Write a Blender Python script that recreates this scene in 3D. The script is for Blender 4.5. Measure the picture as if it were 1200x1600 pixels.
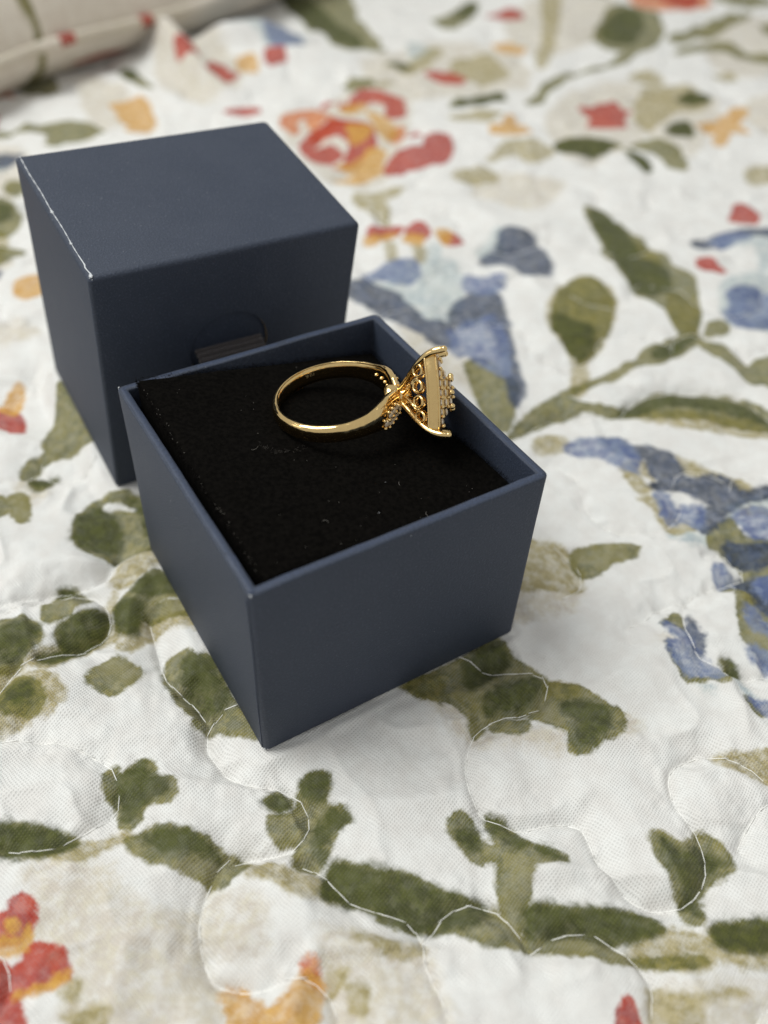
import bpy, bmesh, math, random
import numpy as np
from mathutils import Vector, Matrix

# ------------------------------------------------------------------ scene, camera, light
for o in list(bpy.data.objects):
    bpy.data.objects.remove(o)
SC = bpy.context.scene
COL = SC.collection
S = 0.01                                   # everything below is written in centimetres
CAM_F, CAM_P = 1373.0, (0.0, -7.3305, 12.6409)
YAW, PITCH, ROLL = 0.0039, 0.7712, 0.0598
fwd = np.array([math.cos(PITCH)*math.sin(YAW), math.cos(PITCH)*math.cos(YAW), -math.sin(PITCH)])
r0 = np.array([math.cos(YAW), -math.sin(YAW), 0.0]); u0 = np.cross(r0, fwd)
rgt = math.cos(ROLL)*r0 + math.sin(ROLL)*u0
upv = -math.sin(ROLL)*r0 + math.cos(ROLL)*u0
cam = bpy.data.cameras.new('camera')
cam.sensor_width = 36.0; cam.sensor_fit = 'AUTO'
cam.lens = CAM_F/1600.0*36.0
cam.clip_start = 0.005; cam.clip_end = 50.0
cam.dof.use_dof = True
cam.dof.focus_distance = 0.1415
cam.dof.aperture_fstop = 10.2
cam.dof.aperture_blades = 0
camo = bpy.data.objects.new('camera', cam); COL.objects.link(camo)
M = Matrix.Identity(4)
for i in range(3):
    M[i][0] = rgt[i]; M[i][1] = upv[i]; M[i][2] = -fwd[i]; M[i][3] = CAM_P[i]*S
camo.matrix_world = M
SC.camera = camo

W = bpy.data.worlds.new('World'); SC.world = W; W.use_nodes = True
bg = W.node_tree.nodes['Background']
bg.inputs['Color'].default_value = (0.995, 1.0, 0.975, 1); bg.inputs['Strength'].default_value = 0.51

def area_lamp(name, loc, target, size, power, color):
    l = bpy.data.lights.new(name, 'AREA'); l.shape = 'DISK'; l.size = size; l.energy = power; l.color = color
    o = bpy.data.objects.new(name, l); COL.objects.link(o)
    o.location = loc
    o.rotation_euler = (Vector(target)-Vector(loc)).to_track_quat('-Z', 'Y').to_euler()
    return o
area_lamp('ceiling_lamp', (-0.50, 0.11, 0.93), (0, 0.02, 0.03), 0.60, 8.7, (0.985, 1.0, 0.965))
area_lamp('side_lamp', (-0.75, -0.15, 0.42), (-0.02, 0.03, 0.03), 0.30, 0.35, (1.0, 0.92, 0.85))
SC.view_settings.view_transform = 'Standard'; SC.view_settings.look = 'None'
SC.view_settings.exposure = 0.0; SC.view_settings.gamma = 1.0
SC.render.engine = 'CYCLES'

random.seed(7); RNG = np.random.default_rng(11)

PRINT = """
g 1.90,-0.79 1.98,-1.15 1.95,-1.28 1.76,-1.19 1.65,-0.91 1.46,-0.79 1.31,-0.86 1.30,-1.09 1.49,-1.33 1.70,-1.54 1.98,-1.54 2.02,-1.83 2.04,-2.24 2.25,-2.49 2.43,-2.12 2.51,-1.70 2.55,-1.53 2.98,-1.50 3.05,-1.43 2.58,-1.21 2.26,-0.98
d 1.95,-0.84 2.07,-0.86 2.44,-1.15 2.48,-1.30 2.24,-1.26 2.01,-1.05
d 2.72,-1.26 2.99,-1.44 2.96,-1.49 2.62,-1.34
d 1.43,-1.06 1.65,-1.02 1.76,-1.19 1.71,-1.36 1.54,-1.32 1.45,-1.18
d 0.33,-1.80 0.80,-1.89 1.26,-2.05 1.72,-2.14 1.81,-2.25 1.71,-2.41 1.26,-2.54 0.81,-2.52 0.36,-2.37
g 0.35,-2.33 0.81,-2.48 1.26,-2.48 1.81,-2.20 2.08,-2.28 2.25,-2.49 2.38,-2.57 3.06,-2.44 3.69,-2.71 4.13,-2.77 4.79,-2.78 4.54,-2.89 3.98,-2.84 3.45,-2.85 3.02,-2.77 2.49,-2.75 2.14,-2.73 1.70,-2.69 1.26,-2.54 0.81,-2.59 0.36,-2.44
d 2.38,-2.22 2.64,-2.14 3.10,-2.16 3.78,-2.14 4.19,-2.21 4.34,-2.33 4.24,-2.42 3.86,-2.53 3.50,-2.55 3.06,-2.44 2.74,-2.48 2.46,-2.56 2.36,-2.44
k 4.19,-2.41 4.43,-2.37 4.90,-2.48 5.02,-2.72 4.68,-2.89 4.11,-2.87 3.84,-2.66 3.95,-2.53
k 4.97,-2.39 5.81,-2.30 5.71,-2.79 5.23,-2.80 4.93,-2.73
d 5.01,-2.38 5.27,-2.26 5.88,-2.20 5.78,-2.56 5.23,-2.62 5.04,-2.55
g 4.35,-1.04 4.51,-0.95 4.82,-1.13 5.07,-0.99 5.13,-0.91 5.35,-0.93 5.52,-1.14 5.52,-1.44 5.34,-1.57 5.08,-1.68 4.97,-1.85 4.92,-2.21 4.79,-2.26 4.69,-2.18 4.66,-1.91 4.53,-1.59 4.40,-1.31
d 4.54,-1.08 4.79,-1.29 5.11,-1.12 5.40,-1.35 5.05,-1.61 4.90,-1.85 4.87,-2.13 4.76,-2.00 4.67,-1.63 4.53,-1.35
r 3.66,-3.32 3.56,-3.42 3.44,-3.67 3.77,-3.66 3.74,-3.47
k 4.00,-3.22 4.14,-3.18 4.51,-3.28 5.14,-3.12 5.27,-3.16 4.62,-3.33 4.54,-3.62 3.97,-3.65
w 4.05,-3.18 5.64,-3.06 5.50,-3.57 3.97,-3.65
w 0.37,-2.84 0.86,-2.75 1.16,-3.37 1.24,-3.78 0.33,-3.83 0.29,-2.85
k 0.33,-2.76 0.64,-2.87 0.90,-2.79 0.90,-2.86 0.64,-2.95 0.33,-2.85
g -4.08,-0.46 -4.01,-0.78 -3.84,-0.98 -3.72,-1.03 -3.66,-1.28 -3.51,-1.35 -3.38,-1.28 -3.34,-1.00 -3.18,-0.91 -2.98,-0.90 -2.90,-0.71 -3.01,-0.54 -3.27,-0.49 -3.37,-0.25 -3.57,-0.20 -3.70,-0.36 -3.82,-0.50 -3.97,-0.36
d -3.82,-0.50 -3.52,-0.28 -3.31,-0.52 -3.06,-0.67 -3.19,-0.84 -3.41,-0.96 -3.54,-1.22 -3.68,-0.97 -3.83,-0.82
d -5.46,-1.43 -4.97,-1.41 -4.52,-1.48 -4.22,-1.60 -4.40,-1.72 -4.70,-1.79 -5.02,-1.81 -5.35,-1.75
k -4.27,-1.60 -3.92,-1.59 -3.61,-1.40 -3.38,-1.49 -3.68,-1.63 -4.08,-1.87 -4.55,-1.84 -4.97,-1.82 -4.58,-1.75
g -3.51,-1.54 -3.29,-1.46 -3.17,-1.35 -2.74,-1.35 -2.30,-1.45 -2.07,-1.63 -1.94,-1.60 -1.68,-1.75 -1.88,-1.95 -2.00,-2.07 -2.43,-1.96 -2.92,-1.87 -3.32,-1.73
d -3.22,-1.48 -3.03,-1.34 -2.54,-1.39 -2.14,-1.54 -2.06,-1.70 -2.49,-1.66 -2.96,-1.66 -3.16,-1.60
k -1.73,-1.75 -1.40,-1.74 -1.06,-1.81 -0.49,-1.97 -0.33,-2.23 -0.74,-2.21 -1.02,-2.16 -1.28,-1.96 -1.60,-1.94
g -1.02,-0.44 -0.89,-0.29 -0.64,-0.26 -0.56,-0.52 -0.65,-0.68 -0.58,-0.89 -0.39,-0.83 -0.21,-1.00 -0.41,-1.19 -0.48,-1.49 -0.65,-1.76 -0.98,-1.76 -0.99,-1.42 -1.25,-1.41 -1.39,-1.27 -1.44,-1.05 -1.31,-0.99 -1.12,-0.92 -1.02,-0.71
d -1.00,-0.38 -0.61,-0.30 -0.60,-0.68 -0.74,-0.74 -0.95,-0.65
d -0.54,-0.84 -0.21,-1.00 -0.46,-1.19 -0.62,-1.60 -0.72,-1.26
d -1.53,-0.76 -1.38,-0.62 -1.16,-0.74 -1.19,-0.90 -1.39,-0.91
d -0.53,-2.02 -0.42,-1.75 -0.28,-1.70 0.33,-1.78 0.62,-1.90 0.63,-2.47 0.13,-2.27 -0.33,-2.23 -0.49,-2.20
w -4.72,-2.02 -4.28,-1.95 -3.67,-2.01 -3.42,-2.27 -2.77,-2.54 -2.24,-2.51 -2.07,-3.14 -1.90,-3.37 -1.75,-3.52 -1.64,-3.93 -3.54,-4.02 -3.84,-3.43 -4.31,-3.01 -4.55,-2.42 -4.77,-2.16
w -2.20,-2.24 -1.66,-2.17 -1.31,-2.42 -1.26,-2.80 -1.45,-2.98 -2.03,-2.93
w -0.52,-2.72 0.37,-2.76 0.45,-3.82 -0.25,-3.86 -0.39,-3.21
k -0.08,-2.61 0.06,-2.69 0.37,-2.80 0.37,-2.86 0.02,-2.78
k -0.34,-3.21 -0.13,-3.16 -0.20,-3.36 -0.30,-3.44
k -0.08,-3.35 0.18,-3.38 0.15,-3.65 -0.02,-3.62
k -3.83,-3.47 -3.65,-3.50 -3.64,-3.69 -3.76,-3.62
k -3.36,-3.79 -3.19,-3.82 -3.18,-4.00 -3.46,-4.02 -3.70,-3.92
r -4.83,-2.52 -4.72,-2.43 -4.54,-2.51 -4.46,-2.68 -4.48,-2.83 -4.57,-3.02 -4.73,-3.05 -4.89,-3.04 -4.99,-2.75 -4.83,-2.65
y -4.88,-3.00 -4.59,-2.96 -4.50,-2.85 -4.50,-3.10 -4.74,-3.16 -4.83,-3.14
y -4.81,-2.83 -4.72,-2.78 -4.63,-2.86 -4.71,-2.93
r -4.63,-3.35 -4.49,-3.26 -4.43,-3.06 -4.27,-3.03 -3.98,-3.11 -3.81,-3.33 -3.82,-3.43 -4.10,-3.56 -4.44,-3.65 -4.16,-4.05 -4.52,-4.07 -4.80,-3.28
y -4.45,-3.64 -4.11,-3.53 -3.82,-3.37 -3.78,-3.43 -4.00,-3.59 -4.35,-3.68
y -1.76,-3.48 -1.64,-3.43 -1.46,-3.46 -1.27,-3.61 -1.10,-3.69 -0.94,-3.59 -0.83,-3.43 -0.74,-3.29 -0.64,-3.22 -0.46,-3.37 -0.47,-3.68 -0.58,-3.87 -1.48,-3.92 -1.64,-3.66
o -0.72,-3.09 -0.57,-3.06 -0.46,-3.33 -0.64,-3.26
g -6.73,2.25 -6.45,2.39 -6.37,2.46 -6.19,2.35 -6.04,2.33 -5.93,2.07 -5.98,1.83 -6.14,1.48 -6.39,1.29
d -6.60,2.14 -6.38,2.34 -6.07,2.27 -6.02,1.83 -6.24,1.53 -6.44,1.57
k -6.39,1.29 -5.99,1.60 -5.79,1.84 -5.39,2.05 -4.96,2.38 -4.86,2.57 -4.70,2.52 -4.44,2.23 -4.74,2.09 -5.06,1.89 -5.36,1.64 -5.56,1.41 -5.96,1.49 -6.34,1.13
d -5.83,1.67 -5.44,1.93 -4.95,2.20 -5.03,1.96 -5.40,1.64 -5.66,1.57
d -5.64,2.18 -5.54,2.40 -5.27,2.63 -4.93,2.72 -4.86,2.57 -4.97,2.26 -5.24,2.03 -5.44,1.93
g -6.01,2.61 -6.04,2.92 -5.88,3.06 -5.72,3.17 -5.34,3.07 -5.38,2.84 -5.54,2.58 -5.83,2.41 -5.95,2.43
d -5.93,3.22 -5.70,3.27 -5.64,3.18 -5.88,3.13
g -4.81,1.18 -4.78,1.40 -4.55,1.73 -4.30,1.66 -4.01,1.51 -4.06,1.26 -4.31,0.97 -4.55,1.04
k -6.34,1.13 -6.07,1.29 -5.77,1.34 -5.42,1.25 -5.17,1.00 -5.10,0.79 -5.24,0.52 -5.48,0.43 -5.72,0.24 -6.00,0.17
g -6.26,0.92 -6.04,1.21 -5.75,1.14 -5.46,0.92 -5.40,0.61 -5.57,0.45 -5.89,0.48 -6.12,0.52
d -6.10,0.99 -5.82,1.09 -5.57,0.86 -5.72,0.64 -6.04,0.67
g -3.56,1.88 -3.28,1.93 -3.07,1.80 -2.79,1.77 -2.33,0.97 -2.17,0.83 -2.25,0.72 -2.68,0.69 -2.95,0.70 -3.27,0.96 -3.53,1.32 -3.62,1.65
d -3.30,1.79 -2.83,1.73 -2.38,0.97 -2.61,0.80 -2.90,0.88 -3.20,1.29
g -2.86,0.68 -2.60,0.70 -2.26,0.82 -1.69,0.55 -1.65,0.25 -2.64,0.44 -2.87,0.52
g -6.00,4.50 -6.07,5.10 -5.91,5.50 -5.52,5.69 -5.02,5.65 -4.20,4.94 -4.10,4.43 -4.77,4.20 -5.10,4.07 -5.66,4.20
d -5.98,4.50 -6.02,5.10 -5.81,5.35 -5.44,5.15 -5.11,4.50 -5.31,4.26 -5.73,4.27
d -5.23,5.64 -4.76,5.51 -4.31,4.93 -4.57,4.69 -4.87,5.27
-g -5.72,5.42 -5.48,5.54 -5.07,5.43 -4.97,5.26 -5.33,5.36 -5.61,5.29
-d -5.72,5.42 -5.48,5.54 -5.07,5.43 -4.97,5.26 -5.33,5.36 -5.61,5.29
k -5.05,3.45 -5.02,3.73 -4.83,4.02 -4.43,4.26 -4.12,4.07 -4.37,3.78 -4.72,3.35
g -4.77,2.76 -4.73,3.02 -4.47,3.36 -4.15,3.73 -3.27,3.39 -3.25,3.26 -4.26,2.99 -4.32,2.73 -4.33,2.36 -4.52,2.35 -4.68,2.52
d -4.77,2.76 -4.64,3.03 -4.32,2.92 -4.32,2.73 -4.33,2.36 -4.52,2.35 -4.68,2.52
d -4.54,3.23 -4.14,3.66 -3.58,3.43 -4.22,3.12
g -4.26,2.89 -3.99,3.01 -3.10,3.01 -3.07,2.79 -3.92,2.70 -4.22,2.71
k -4.44,2.23 -4.21,2.68 -3.07,2.79 -3.00,2.46 -3.79,2.52 -4.10,2.20 -4.28,1.95 -4.52,1.99
k -4.94,2.88 -4.93,3.20 -4.86,3.20 -4.85,2.88 -4.89,2.75
g -7.61,5.60 -7.38,5.66 -7.16,5.24 -7.08,4.82 -7.27,5.00
g -7.88,5.50 -7.56,5.28 -7.69,4.96
w -7.61,5.84 -7.07,6.05 -7.03,5.57 -7.21,5.47 -7.45,5.69
g -12.60,18.92 -12.29,18.80 -11.90,18.25 -11.57,17.85 -11.42,17.01 -11.54,16.45 -11.82,16.69
d -12.45,18.48 -12.14,18.37 -11.82,17.82 -11.87,17.38 -12.05,17.35
g -12.59,19.87 -12.38,20.06 -12.08,19.78 -12.14,19.45 -12.28,19.35
w -11.20,14.94 -10.87,14.85 -11.03,14.47
k -11.77,16.55 -11.41,16.06 -11.11,14.95 -11.20,14.94
y -10.23,13.85 -9.94,14.23 -9.37,13.95 -9.39,13.26 -9.66,12.85 -9.91,12.98 -10.07,13.30
w -10.06,11.70 -9.64,11.95 -9.07,11.70 -8.96,11.22 -9.42,10.98 -9.76,10.85
y -8.88,8.79 -8.83,9.22 -8.71,9.31 -8.44,8.58 -8.52,8.33 -8.91,8.46
r -8.93,8.50 -8.60,8.41 -8.25,8.04 -8.09,7.63 -8.27,7.58 -8.50,7.71 -8.67,7.77
g -7.47,7.42 -7.45,7.73 -7.40,8.20 -7.42,8.60 -6.91,8.56 -6.16,7.24 -6.56,6.99 -7.01,6.91 -7.36,7.06
g -7.70,6.39 -7.68,6.67 -7.39,6.91 -7.01,6.91 -7.34,6.77 -7.46,6.41 -7.55,6.13
d -7.37,6.01 -7.26,6.22 -7.01,6.31 -6.98,6.08 -7.15,5.89
g -7.61,5.46 -7.57,5.66 -7.27,5.43 -7.06,5.00 -7.10,4.78 -7.34,4.98
g -7.87,5.50 -7.53,5.21 -7.65,4.89
w -7.68,6.05 -7.44,6.07 -7.04,5.84 -7.12,5.37 -7.46,5.60
g -13.78,24.06 -13.37,24.57 -12.31,24.89 -10.70,24.53 -11.06,23.74 -11.83,22.92 -12.34,23.12 -12.64,24.09
g -14.33,23.69 -13.73,23.92 -13.75,23.34 -14.13,23.14
y -10.96,26.85 -10.06,27.16 -9.36,25.97 -9.23,24.90 -9.81,24.66 -10.52,26.11
d -11.59,30.32 -11.26,30.57 -10.74,29.52 -11.11,29.46
g -11.20,29.81 -10.58,29.36 -9.49,27.93 -9.82,27.71 -10.49,28.47
r -7.85,30.19 -7.53,31.02 -7.02,30.33 -7.16,29.57 -7.62,29.31
r -6.54,26.57 -6.04,27.30 -5.47,26.73
r -9.36,30.90 -8.88,31.17 -8.48,30.47 -8.95,30.20
r -5.96,32.69 -5.52,32.98 -5.29,32.20 -5.74,32.00
y -6.97,32.11 -6.54,32.39 -6.26,31.43 -6.69,31.16
n -7.77,36.83 -7.23,37.18 -6.54,36.49 -6.22,38.63 -5.77,36.74 -5.98,35.52 -6.57,35.64 -7.50,36.03
b -6.16,38.14 -5.26,36.83 -4.83,34.17 -5.65,34.02 -6.37,35.22 -5.92,36.23
p -8.71,37.14 -7.12,37.45 -5.31,37.31 -4.73,34.63 -5.41,33.21 -6.73,34.70 -8.11,34.45
g -6.98,44.72 -3.83,45.41 -2.67,40.39 -1.23,35.72 -2.85,36.11 -4.93,39.41
d -6.60,42.97 -5.26,42.66 -3.37,39.20 -2.14,36.47 -3.19,36.75 -4.93,39.41
g -15.12,28.42 -14.50,29.63 -13.48,27.98 -14.32,27.49
r -2.39,27.65 -2.10,28.93 -1.69,29.85 -0.99,29.75 -0.35,29.21 -0.02,28.22 -0.08,27.22 -0.51,26.96 -0.53,27.74 -0.72,28.73 -1.34,29.05 -1.83,28.34 -2.14,27.29
y -2.17,27.68 -1.78,28.66 -1.60,28.17 -1.84,27.24 -2.21,27.18
y -1.41,27.40 -0.87,26.90 -0.47,25.83 -0.51,24.92 -0.73,25.07 -0.92,26.32
r -3.36,27.69 -3.21,28.54 -2.84,28.70 -2.50,28.24 -3.02,28.15
o -4.46,25.78 -4.32,26.37 -3.58,26.96 -3.12,26.74 -2.48,25.99 -2.92,26.11 -3.30,25.59 -3.72,26.18 -4.11,25.83 -3.96,25.12 -4.28,25.44
w -4.65,26.13 -3.48,27.47 -2.50,29.28 -0.62,30.47 0.12,28.45 0.09,26.10 -0.26,23.59 -0.72,21.47 -2.11,21.13 -3.14,22.53 -3.85,24.08
r -3.63,24.29 -3.26,25.14 -2.61,25.78 -1.92,26.21 -1.34,26.11 -1.08,25.37 -1.17,24.05 -1.52,23.00 -2.08,22.44 -2.56,22.61 -3.07,23.19 -3.44,23.80
o -3.25,25.01 -2.46,25.75 -1.49,26.16 -1.17,25.54 -1.72,25.28 -2.57,25.33 -3.08,24.72
-r -3.22,23.66 -2.99,24.52 -2.54,24.87 -2.14,24.68 -2.00,24.01 -2.05,23.00 -2.22,22.50 -2.56,22.61 -2.99,23.03
-o -3.22,23.66 -2.99,24.52 -2.54,24.87 -2.14,24.68 -2.00,24.01 -2.05,23.00 -2.22,22.50 -2.56,22.61 -2.99,23.03
y -1.95,25.52 -1.43,25.69 -1.32,24.98 -1.53,24.42 -1.77,24.39
r -3.11,23.51 -2.96,24.13 -2.56,24.27 -2.21,23.64 -2.37,22.77 -2.78,22.87
y -2.15,22.51 -1.57,22.75 -1.09,23.80 -0.75,23.85 -0.88,22.21 -1.24,21.55 -2.13,21.43 -1.64,21.80 -1.40,22.14
o -0.47,25.83 -0.05,26.26 0.04,25.36 -0.30,24.78
r -0.44,22.75 -0.13,23.61 0.27,23.92 0.82,24.42 1.03,25.33 1.60,25.68 1.64,24.03 1.30,23.31 0.29,22.69 -0.36,22.36
r 0.32,25.58 0.53,25.98 0.60,25.44 0.39,25.23
g -2.44,30.62 -1.95,31.62 -1.44,31.01 -1.71,30.29 -2.17,29.99
k -1.27,30.81 -0.65,31.37 -1.02,30.52
g 1.79,28.71 2.35,29.86 3.32,30.68 3.27,29.58 2.48,29.03 1.94,28.63
k 1.92,27.52 3.19,27.92 3.17,27.43 2.06,27.16
k -1.40,19.93 -0.69,20.73 0.19,21.29 -0.18,20.66 -0.65,19.89 -0.88,19.44
k -0.89,33.51 -0.23,33.88 0.77,34.83 1.46,35.76 0.94,34.34 0.13,32.70 -0.21,32.88
d -0.73,33.66 -0.23,33.88 0.11,33.68 -0.13,33.02
r 1.03,32.61 1.44,33.05 1.85,32.39 2.17,32.09 1.88,31.80 1.44,32.20
k 2.05,34.54 3.55,35.60 3.38,32.06 2.75,32.66
k -1.42,20.35 -0.73,20.30 -0.31,18.85 -0.36,18.58 -0.80,19.18
r -0.86,17.88 -0.05,18.36 0.02,17.86 -0.66,17.41
y -0.93,17.44 -0.61,17.48 -0.09,17.79 -0.76,17.09
r 0.37,18.16 0.60,18.51 0.85,18.22 0.79,17.77 0.38,17.72
y 0.24,17.46 0.38,17.76 0.79,17.73 0.62,17.32
r 1.43,17.79 1.67,18.07 1.94,17.85 1.67,17.51
y 1.26,18.14 1.56,18.18 1.49,17.55 1.35,17.71
k -0.25,17.16 -0.10,17.17 -0.02,16.30 -0.16,16.28
k 0.53,17.19 0.71,17.21 0.80,16.51 0.63,16.38
p 1.08,17.26 1.23,17.27 1.22,16.80 1.08,16.78
p -0.83,14.99 -0.47,15.68 0.07,16.08 0.69,16.16 1.08,16.66 1.65,16.73 1.87,16.18 1.89,15.08 1.76,14.04 1.44,13.31 0.92,13.16 0.44,13.89 -0.11,14.65 -0.49,14.81
b -0.79,15.32 -0.15,16.06 0.52,16.14 0.64,15.59 0.10,15.09 -0.41,15.36
n -1.14,14.74 -0.78,15.10 -0.38,14.72 0.06,14.25 0.55,13.61 0.87,13.06 1.28,13.20 1.59,13.24 1.58,12.49 1.66,11.87 1.27,11.92 0.87,12.32 0.36,12.82 -0.33,13.41 -1.14,14.02 -1.23,14.52
n 1.71,14.03 2.04,14.58 2.60,14.95 2.91,14.78 3.06,13.59 3.09,12.46 3.08,11.58 2.83,11.55 2.78,12.43 2.68,13.35 2.32,13.31 1.59,13.24
b 1.69,12.87 2.01,13.38 2.52,13.24 2.80,12.80 2.98,11.57 1.75,11.45 1.61,11.86
b 2.02,15.53 2.20,16.11 2.63,15.71 2.76,14.97 2.05,14.89
b 2.70,15.94 3.11,16.21 3.10,15.22 2.71,14.96
n 2.57,16.84 3.06,17.49 3.16,18.12 3.54,18.55 4.02,18.48 4.34,18.02 4.49,17.19 4.54,16.49 3.97,16.43 3.54,16.72 3.02,16.78
p 2.53,17.19 3.17,18.38 3.18,17.51 2.87,17.11
w 0.16,12.71 0.87,12.32 1.66,11.78 1.66,11.44 0.88,11.36
k 4.40,14.36 4.85,15.63 5.47,16.17 5.97,15.76 6.17,14.90 5.95,13.70 5.42,12.40 4.98,11.63 4.79,10.38 4.48,10.09 4.72,11.46 4.55,12.16 4.32,13.21
g 4.49,14.37 4.94,15.65 5.64,16.09 6.12,14.89 5.81,13.37 5.31,12.24 4.82,11.61 4.50,12.46 4.38,13.37
d 4.52,13.87 4.97,13.60 5.35,13.16 5.14,12.23 4.83,11.68 4.50,12.46 4.38,13.37
g 2.82,8.46 3.40,9.35 4.16,10.06 4.59,10.36 5.46,10.98 6.20,11.54 6.70,12.09 7.23,12.66 8.04,13.29 8.38,13.24 7.91,12.66 7.10,11.98 6.35,11.48 5.43,10.77 4.57,10.23 3.72,9.51 3.12,8.61
g 6.40,11.77 7.16,12.73 8.15,13.38 8.28,13.00 7.25,11.93 6.52,11.50
d 6.76,11.95 7.40,12.68 8.10,13.14 7.62,12.48 6.92,11.89
g 8.18,12.91 8.76,12.67 9.19,12.05 9.42,11.37 9.63,11.25 9.10,11.06 8.75,11.93 8.22,12.54
g 9.32,11.92 9.96,12.42 9.55,10.97 9.38,11.22
g 8.52,13.49 8.95,13.86 9.09,13.71 8.68,13.43
g 3.45,8.99 4.21,9.81 4.83,9.80 5.58,9.68 5.76,9.82 6.64,10.42 7.78,10.60 8.75,10.36 9.22,9.77 9.04,9.15 7.51,9.37 6.36,9.32 5.54,9.43 4.65,9.60 3.84,9.15
k 5.70,9.45 6.78,9.55 8.29,9.44 9.08,9.27 8.98,8.90 7.43,9.00 6.33,9.14
d 5.56,9.56 6.11,10.05 6.94,10.32 7.71,10.27 9.15,9.52 7.59,9.75 6.69,9.85 5.93,9.47
n 1.53,13.39 2.23,14.81 2.76,14.52 3.04,13.39 2.61,13.34 2.18,13.46
b 1.56,12.76 2.36,13.48 2.87,13.37 2.96,10.73 2.34,11.08 1.72,12.17
n 2.87,13.37 3.08,12.61 3.13,11.44 3.24,10.23 3.04,9.57 2.93,10.20 2.87,11.28
g 1.90,11.04 2.35,11.29 3.02,10.47 3.07,10.08 2.76,8.69 2.33,9.13 2.14,10.12
w 0.73,11.63 1.47,11.85 1.94,11.18 2.22,10.00 1.76,10.35
g 6.13,20.68 6.46,20.72 6.68,20.05 7.10,19.56 7.41,19.20 7.72,18.85 7.92,18.00 8.21,17.67 8.22,17.08 8.58,16.89 8.83,16.46 8.65,15.35 8.13,13.20 7.83,13.26 7.60,14.21 7.11,15.07 6.83,16.01 6.43,17.10 6.32,17.56 6.57,18.46 6.22,19.45
d 6.18,20.54 6.44,20.57 7.04,19.55 7.37,18.94 7.30,17.44 7.71,17.13 8.06,16.60 8.00,15.70 7.47,15.22 7.13,15.18 6.87,16.23 6.55,17.11 6.59,18.21 6.30,19.60
k 7.91,15.27 8.61,15.45 8.14,13.39 7.87,13.46 7.67,14.31
k 7.55,18.58 7.84,17.87 7.94,17.16 7.55,17.23 7.42,17.82
r 10.93,20.59 11.21,21.19 11.53,21.45 11.73,21.12 11.61,20.40 10.99,20.32
r 9.20,17.61 9.57,17.71 9.82,17.03 9.42,17.04 9.19,17.31
n 9.28,18.54 9.77,19.11 10.61,19.54 12.01,19.91 11.82,19.23 11.16,19.28 10.15,18.64 9.36,18.36
p 10.15,18.64 11.16,19.28 11.89,19.50 11.35,17.56 11.14,18.51
b 9.87,18.99 10.62,19.34 11.16,19.28 10.40,18.67
p 9.54,15.88 9.94,16.59 10.53,16.88 11.15,16.84 10.34,13.91 9.72,13.75 9.25,13.99 9.39,15.01
b 9.69,15.57 10.34,16.13 10.93,16.03 10.34,13.91 9.76,13.70 9.33,14.10
n 9.66,15.46 10.00,15.93 10.61,16.11 10.58,15.56 10.18,15.52 9.65,14.53
n 9.46,14.41 9.82,13.95 10.45,14.31 10.31,13.81 9.74,13.66
g 8.66,13.73 8.98,13.96 9.12,13.69 8.86,13.47
k 3.41,8.15 3.68,8.31 3.99,8.27 4.05,8.01 3.69,7.94 3.39,7.95
b 4.09,8.01 4.47,8.28 4.91,8.28 5.24,8.42 5.51,8.20 5.58,7.81 5.49,7.28 5.21,7.39 4.92,7.72 4.50,7.81
n 4.92,8.35 5.33,8.43 5.54,8.14 6.08,8.19 6.41,8.08 6.58,7.63 6.61,7.38 6.84,7.27 7.23,7.50 7.55,7.40 7.73,7.10 7.82,6.80 7.42,6.53 7.09,6.50 6.71,6.65 6.43,6.93 5.99,6.77 5.74,6.81 6.06,7.14 5.83,7.31 5.82,7.70 5.45,7.80 5.08,7.96
k 5.21,7.39 5.63,7.62 5.83,7.31 5.85,6.94 5.63,6.62 5.41,6.78
-k 5.58,7.16 5.73,7.18 5.86,7.00 5.67,6.86
k 6.60,7.96 7.26,7.63 7.86,7.30 8.01,7.06 7.77,6.92 7.55,7.40 7.23,7.50 6.80,7.46
b 5.82,6.57 6.05,6.65 6.20,6.19 6.49,6.39 6.79,6.30 6.55,5.76 6.31,5.91 5.99,5.94
k 5.51,6.43 5.76,6.45 6.08,6.01 6.51,5.76 6.24,5.57 5.98,5.66 5.78,6.10
n 6.57,5.82 6.84,6.30 7.44,6.59 7.94,6.93 8.46,7.16 8.37,6.85 7.69,6.61 7.26,6.22 6.98,5.85 6.64,5.60
p 6.00,5.61 6.54,5.70 6.75,5.39 6.33,5.25 6.04,5.39
g 6.75,5.55 7.30,6.05 7.42,5.55 7.97,5.38 7.73,4.52 7.28,4.69 6.95,5.24 6.72,5.28
b 7.51,6.24 7.89,6.45 8.22,6.30 8.03,5.60 7.60,5.62 7.41,6.00
n 7.04,5.30 7.36,5.33 7.95,5.32 7.82,4.83 7.32,4.85
p 7.33,6.17 7.60,6.60 8.10,6.76 8.36,6.78 8.24,6.36 7.81,6.44
k 7.60,6.25 7.94,6.48 8.24,6.36 8.19,6.18 7.89,6.27
k 2.58,3.88 2.93,5.20 3.57,5.11 3.91,4.65 3.96,4.07 3.87,3.86 3.44,3.86
w 2.76,3.81 3.81,3.81 3.63,3.33 2.52,3.02
g 3.90,4.90 4.33,4.98 4.81,5.05 5.09,5.12 5.19,5.00 5.08,4.83 4.67,4.64 4.24,4.30 4.01,4.29 3.89,4.53
g 0.54,1.40 0.93,1.69 1.61,2.08 2.20,2.55 2.52,2.15 3.01,1.83 3.03,1.50 2.84,1.17 2.39,1.01 2.06,0.93 1.78,0.60 1.68,0.84 1.42,1.14 0.93,1.17
k 0.54,1.43 1.10,1.70 1.20,1.38 0.93,1.20
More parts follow.
